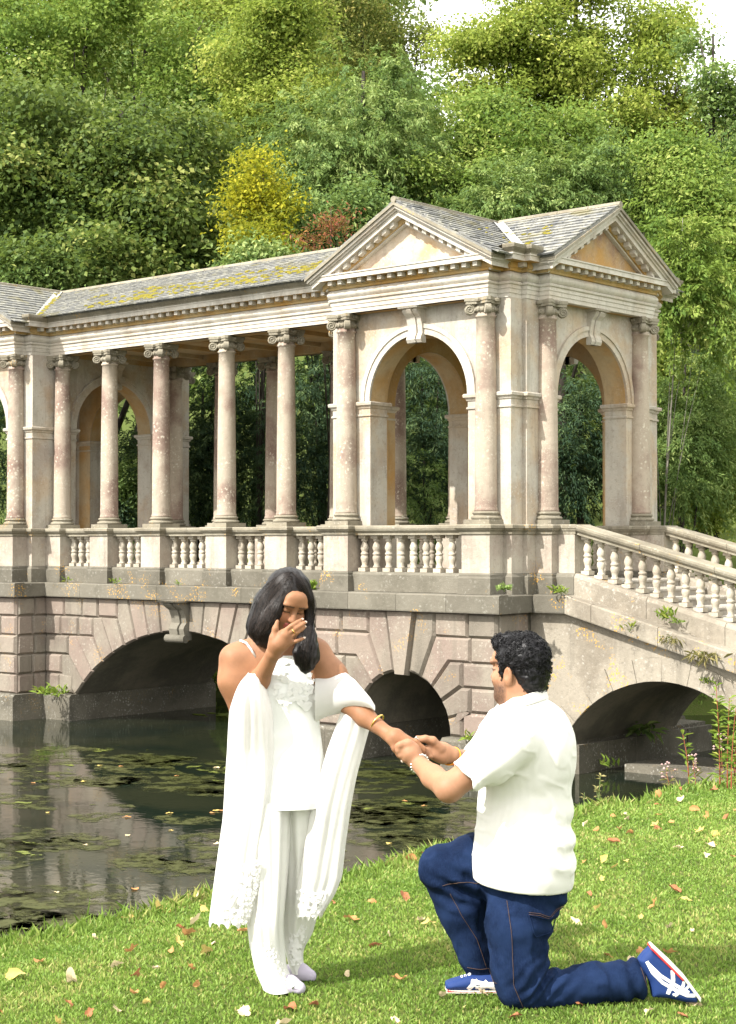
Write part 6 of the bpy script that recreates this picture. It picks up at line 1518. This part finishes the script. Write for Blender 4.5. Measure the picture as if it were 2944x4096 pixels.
def shirtfold(P):
    z0 = ml(2100, 3330, 0)[2]; w_ = np.exp(-((P[:, 2] - z0) / .16) ** 2); xr = np.clip((P[:, 0] - ml(2050, 3300)[0]) / .2, 0, 1)
    f_ = .0065 * np.sin((P[:, 2] * 62 + P[:, 0] * 20 + 3 * vnoise(P, 6, 8))) * w_ * xr
    za = ml(2050, 3130)[2]; wa = np.exp(-((P[:, 2] - za) / .09) ** 2) * np.clip((ml(2180, 3000)[0] - P[:, 0]) / .15, 0, 1)
    rd = 1 - np.abs(vnoise(P * np.array([1, 1, 1.6]) + P[:, [1, 2, 0]] * .4, 12, 9)); f_ = f_ * 1.3 - .003 * np.clip(rd - .75, 0, 1) / .25
    hemf = np.clip((P[:, 2] - zc_ - .01) / .05, 0.0, 1)
    return hemf * (f_ + .006 * np.sin(P[:, 2] * 55 - P[:, 0] * 45 + 2 * vnoise(P, 7, 9)) * wa + .0025 * vnoise(P, 9, 5) + .001 * vnoise(P, 22, 7))
ps.post.append(shirtfold)
sh = volobj('polo_shirt', ps, 'polo', MO, None, 1)
# collar: turned-down band
cl = []
pcs = [(1950, 2862, -.02), (1990, 2838, -.075), (2050, 2815, -.085), (2120, 2788, -.06), (2172, 2770, .0), (2180, 2772, .06), (2140, 2790, .12), (2060, 2820, .13), (1990, 2840, .09), (1955, 2856, .04)]
V = []; F = []; k = len(pcs)
for i, (px, py, dv) in enumerate(pcs):
    c_ = ml(px, py, dv); o_ = c_ - ml(2075, 2815, .03); o_[2] = 0; o_ /= np.linalg.norm(o_)
    for dz, do in ((-.004, -.014), (.012, -.008), (.016, .002), (.006, .012), (-.022, .024), (-.026, .018), (-.01, .004)): V.append(c_ + o_ * do + np.array([0, 0, dz]))
for i in range(k - 1):
    for j in range(7): F.append([i * 7 + j, (i + 1) * 7 + j, (i + 1) * 7 + (j + 1) % 7, i * 7 + (j + 1) % 7])
F += [list(range(7)), list(range((k - 1) * 7 + 6, (k - 1) * 7 - 1, -1))]
co = obj('collar', V, F, 'polo', sh, True); sb = co.modifiers.new('s', 'SUBSURF'); sb.levels = 2; sb.render_levels = 2
# jeans
js = Vol(.0055)
js.ell(ml(2110, 3515, .01), (.150, .138, .12), None, .05); js.ell(ml(2165, 3550, -.04), (.095, .105, .115), None, .05); js.ell(ml(2155, 3540, .09), (.09, .09, .11), None, .05)
js.chain([ml(2088, 3560, -.045), ml(2072, 3690, -.075), ml(2078, 3860, -.085), ml(2085, 3935, -.085)], [.118, .110, .097, .088], .05)
js.chain([ml(2095, 3945, -.085), ml(2200, 3955, -.075), ml(2370, 3932, -.05), ml(2480, 3922, -.035), ml(2560, 3908, -.025)], [.084, .066, .067, .066, .070], .03)
js.chain([ml(2030, 3500, .10), ml(1900, 3455, .13), ml(1770, 3470, .13)], [.125, .108, .088], .04)
js.chain([ml(1770, 3478, .13), ml(1845, 3640, .13), ml(1905, 3820, .13), ml(1930, 3895, .13)], [.086, .090, .064, .055], .03)
hd = ml(2600, 3900, -.02) - ml(2480, 3922, -.035); hd /= np.linalg.norm(hd); hb_ = ml(2562, 3908, -.025)
js.cyl(hb_ + hd * .012, hb_ + hd * .2, .12); js.cone(hb_ + hd * .0, hb_ + hd * .08, .046, .048, .004, -1)
js.cyl(ml(1931, 3900, .13), ml(1945, 4050, .13), .10)
def jf(P):
    kz = ml(2085, 3940)[2]; kx = ml(2130, 3900)[0]
    w_ = np.exp(-((P[:, 2] - kz - .05) / .07) ** 2 - ((P[:, 0] - kx - .03) / .10) ** 2)
    f_ = .009 * np.sin((P[:, 0] - P[:, 2]) * 110 + 3 * vnoise(P, 12, 2)) * w_
    w2 = np.exp(-((P[:, 2] - ml(2100, 3660)[2]) / .10) ** 2) * np.clip((P[:, 0] - ml(2080, 3600)[0]) / .1, 0, 1); f_ += .007 * np.sin(P[:, 2] * 95 + P[:, 0] * 40) * w2
    w3 = np.exp(-((P[:, 0] - ml(1830, 3560)[0]) / .09) ** 2 - ((P[:, 2] - ml(1830, 3560)[2]) / .08) ** 2); f_ += .010 * np.sin((P[:, 0] * .4 + P[:, 2]) * 105 + 2 * vnoise(P, 10, 5)) * w3
    w4 = np.clip((P[:, 0] - ml(2440, 3900)[0]) / .08, 0, 1); f_ += .007 * np.sin(P[:, 0] * 110 + 25 * P[:, 2]) * w4
    rd = 1 - np.abs(vnoise(P * np.array([1, 1, .55]) + P[:, [2, 0, 1]] * .35, 17, 9)); return f_ + .006 * vnoise(P, 11, 3) + .003 * vnoise(P, 28, 4) - .006 * np.clip(rd - .72, 0, 1) / .28
js.post.append(jf)
jn = volobj('jeans', js, 'denim', MO, None, 1)
from mathutils.bvhtree import BVHTree
def surf_line(o, pts, lift=.002, n_=10):
    """project a polyline given as local points near the surface on to the nearest point seen from the camera side"""
    bv = BVHTree.FromObject(o, bpy.context.evaluated_depsgraph_get()); out = []
    P = [np.array(p_) for p_ in pts]; ts = np.linspace(0, len(P) - 1, n_ * (len(P) - 1))
    for t in ts:
        j = min(int(t), len(P) - 2); q = P[j] * (1 - t + j) + P[j + 1] * (t - j)
        h_ = bv.ray_cast(Vector(q) + Vector((0, -1.0, 0)), Vector((0, 1, 0)))
        if h_[0] is not None: out.append(np.array(h_[0]) + np.array(h_[1]) * lift)
    return out
for pts in ([mj(520, 335), mj(540, 520), mj(550, 740), mj(600, 860)], [mj(255, 355), mj(310, 460), mj(390, 590), mj(440, 740)], [mj(700, 885), mj(950, 880), mj(1180, 868)], [mj(215, 315), mj(300, 293), mj(395, 298)]):
    q = surf_line(jn, pts)
    if len(q) > 3: MB().tube(q, .0010, 4).build('seam', 'thread', jn, True, fix=False)
pk = [mj(622, 395), mj(725, 425), mj(810, 385), mj(800, 470), mj(735, 495), mj(650, 500), mj(622, 395)]
q = surf_line(jn, pk, .003); MB().tube(q, .0022, 4).build('back_pocket', 'denim', jn, True, fix=False)
for dz in (0, -9):
    q = surf_line(jn, [mj(622, 392 + dz), mj(680, 402 + dz), mj(728, 424 + dz), mj(770, 395 + dz), mj(812, 382 + dz)], .002); MB().tube(q, .0009, 4).build('pocket_stitching', 'thread', jn, True, fix=False)
for a in ((343, 738, 472, 745), (1190, 690, 1225, 800)):
    q = surf_line(jn, [mj(a[0], a[1]), mj((a[0] + a[2]) / 2, (a[1] + a[3]) / 2 + 3), mj(a[2], a[3])], .002)
    if len(q) > 3: MB().tube(q, .0010, 4).build('seam', 'thread', jn, True, fix=False)
# shoes
def xz(p_): return (p_[0], p_[2])
def shoe(nm, prof, sole, red, dv, w_, stripes, heel=None):
    S_ = MO; y0 = dv - w_; y1 = dv + w_
    v_ = Vol(.004); v_.poly([xz(mj(a, b, dv)) for a, b in prof], y0, y1, .01, .028); o = volobj(nm, v_, 'shoeblue', S_)
    v_ = Vol(.0032); v_.poly([xz(mj(a, b, dv)) for a, b in sole], y0 - .004, y1 + .004, .003, .006); volobj('sole', v_, 'soleoff', o)
    v_ = Vol(.0032); v_.poly([xz(mj(a, b, dv)) for a, b in red], y0 - .0055, y1 + .0055, .003, .004); volobj('sole_band', v_, 'solered', o)
    bv = BVHTree.FromObject(o, bpy.context.evaluated_depsgraph_get())
    for st, wd in stripes:
        P = [mj(a, b, dv) for a, b in st]; L = []; 
        for t in np.linspace(0, len(P) - 1, 8 * (len(P) - 1) + 1):
            j = min(int(t), len(P) - 2); c_ = P[j] * (1 - t + j) + P[j + 1] * (t - j); tg = P[j + 1] - P[j]; nn = np.array([-tg[2], 0, tg[0]]); nn /= np.linalg.norm(nn)
            row = []
            for sg in (-1, 0, 1):
                q = c_ + nn * sg * wd / 2; h_ = bv.ray_cast(Vector((q[0], dv - .5, q[2])), Vector((0, 1, 0)))
                row.append(np.array(h_[0]) + np.array((0, -.003 if sg == 0 else -.0015, 0)) if h_[0] is not None else None)
            if all(r_ is not None for r_ in row): L.append(row)
        V = [r_ for row in L for r_ in row]; F = [[i * 3 + j, i * 3 + j + 1, (i + 1) * 3 + j + 1, (i + 1) * 3 + j] for i in range(len(L) - 1) for j in range(2)]
        if F: obj('stripe', V, F, 'shoewhite', o, True)
    return o
s1 = shoe('shoe', [(1248, 596), (1215, 625), (1185, 662), (1200, 700), (1240, 770), (1255, 845), (1330, 850), (1420, 870), (1478, 872), (1484, 850), (1470, 815), (1400, 730), (1330, 660)],
     [(1243, 590), (1258, 588), (1345, 668), (1420, 745), (1492, 842), (1490, 868), (1478, 850), (1405, 752), (1330, 680)], [(1240, 600), (1246, 592), (1335, 676), (1408, 752), (1402, 760), (1328, 686)], -.02, .042,
     [([(1222, 660), (1250, 715), (1300, 765), (1370, 805), (1420, 828), (1465, 830)], .013), ([(1225, 668), (1290, 730), (1360, 775), (1430, 815)], .012), ([(1350, 705), (1352, 760), (1330, 810), (1325, 822)], .015), ([(1408, 760), (1395, 800), (1360, 832)], .012), ([(1430, 785), (1400, 810), (1350, 826)], .010)])
obj('heel_tag', [mj(1236, 730, -.064), mj(1250, 726, -.064), mj(1263, 776, -.064), mj(1249, 780, -.064)], [[0, 1, 2, 3]], 'solered', s1)
obj('heel_tag_cross', [mj(1247, 729, -.0648), mj(1250, 728, -.0648), mj(1257, 777, -.0648), mj(1254, 778, -.0648)], [[0, 1, 2, 3]], 'shoewhite', s1)
obj('heel_tag_cross', [mj(1243, 758, -.0649), mj(1259, 754, -.0649), mj(1259, 758, -.0649), mj(1244, 762, -.0649)], [[0, 1, 2, 3]], 'shoewhite', s1)
s2 = shoe('shoe', [(224, 800), (226, 775), (260, 762), (310, 748), (345, 738), (420, 730), (500, 735), (545, 740), (552, 800), (540, 812), (240, 812)],
     [(224, 806), (380, 808), (552, 806), (555, 822), (228, 822)], [(230, 806), (380, 809), (552, 807), (552, 812), (230, 812)], .13, .043,
     [([(330, 808), (355, 780), (385, 756)], .018), ([(380, 808), (410, 780), (430, 757)], .016), ([(350, 760), (400, 770), (450, 790), (500, 800)], .013), ([(372, 790), (430, 785), (500, 783)], .013), ([(355, 755), (420, 768), (500, 770)], .010)])
for a, b in ((310, 760), (328, 756), (346, 750), (350, 748)):
    q = mj(a, b, .085); V, F = ring_tube(q, (0.2, 1, 0), .004, .0015, 10, 4); obj('eyelet', V, F, 'shoewhite', s2)
# watch and thread bracelets
ax = LW - LE; V, F = ring_tube(mc(232, 1095, -.012), ax, .0345, .0048, 26, 6); w_ = obj('watch_bracelet', V, F, 'silver', MO, False)
for i in range(18):
    a = 2 * math.pi * i / 18; axn = ax / np.linalg.norm(ax); u_ = np.cross(axn, (0, 0, 1.)); u_ /= np.linalg.norm(u_); v_ = np.cross(axn, u_); c_ = mc(232, 1095, -.012) + .0365 * (u_ * math.cos(a) + v_ * math.sin(a))
    mm = MB().lathe([(.001, -.005), (.0055, -.003), (.0055, .003), (.001, .005)], 7); mm.V = [tuple(np.array(q) + c_) for q in mm.V]; mm.build('link', 'silver', w_, True, fix=False)
ax = RW - RE
for i, (nm, mt) in enumerate((('thread_bracelet', 'orangeband'), ('thread_bracelet', 'redband'), ('thread_bracelet', 'orangeband'))):
    V, F = ring_tube(mc(462 - i * 9 + 9, 1040 + i * 2, .10), ax + np.array([0, 0, .02 * (i - 1)]), .0345, .0026, 26, 6); obj(nm, V, F, mt, MO, True)
V, F = ring_tube(mc(208, 925, .035), (.3, 1, .3), .0095, .0014, 18, 6); ro = obj('engagement_ring', V, F, 'silver', None, True)
mm = MB().lathe([(.0005, 0), (.0032, .003), (.0028, .0045), (.0005, .005)], 8); mm.V = [tuple(np.array(q) + mc(208, 925, .035) + np.array((0, 0, .0095))) for q in mm.V]; mm.build('stone', 'silver', ro, False, fix=False)
ro.location = MBASE; ro.rotation_euler = (0, 0, PANG); tag(ro, 'small silver ring held between the man\'s fingers', 'ring')
print('script time', time.time() - T0, 'objects', len(bpy.data.objects))
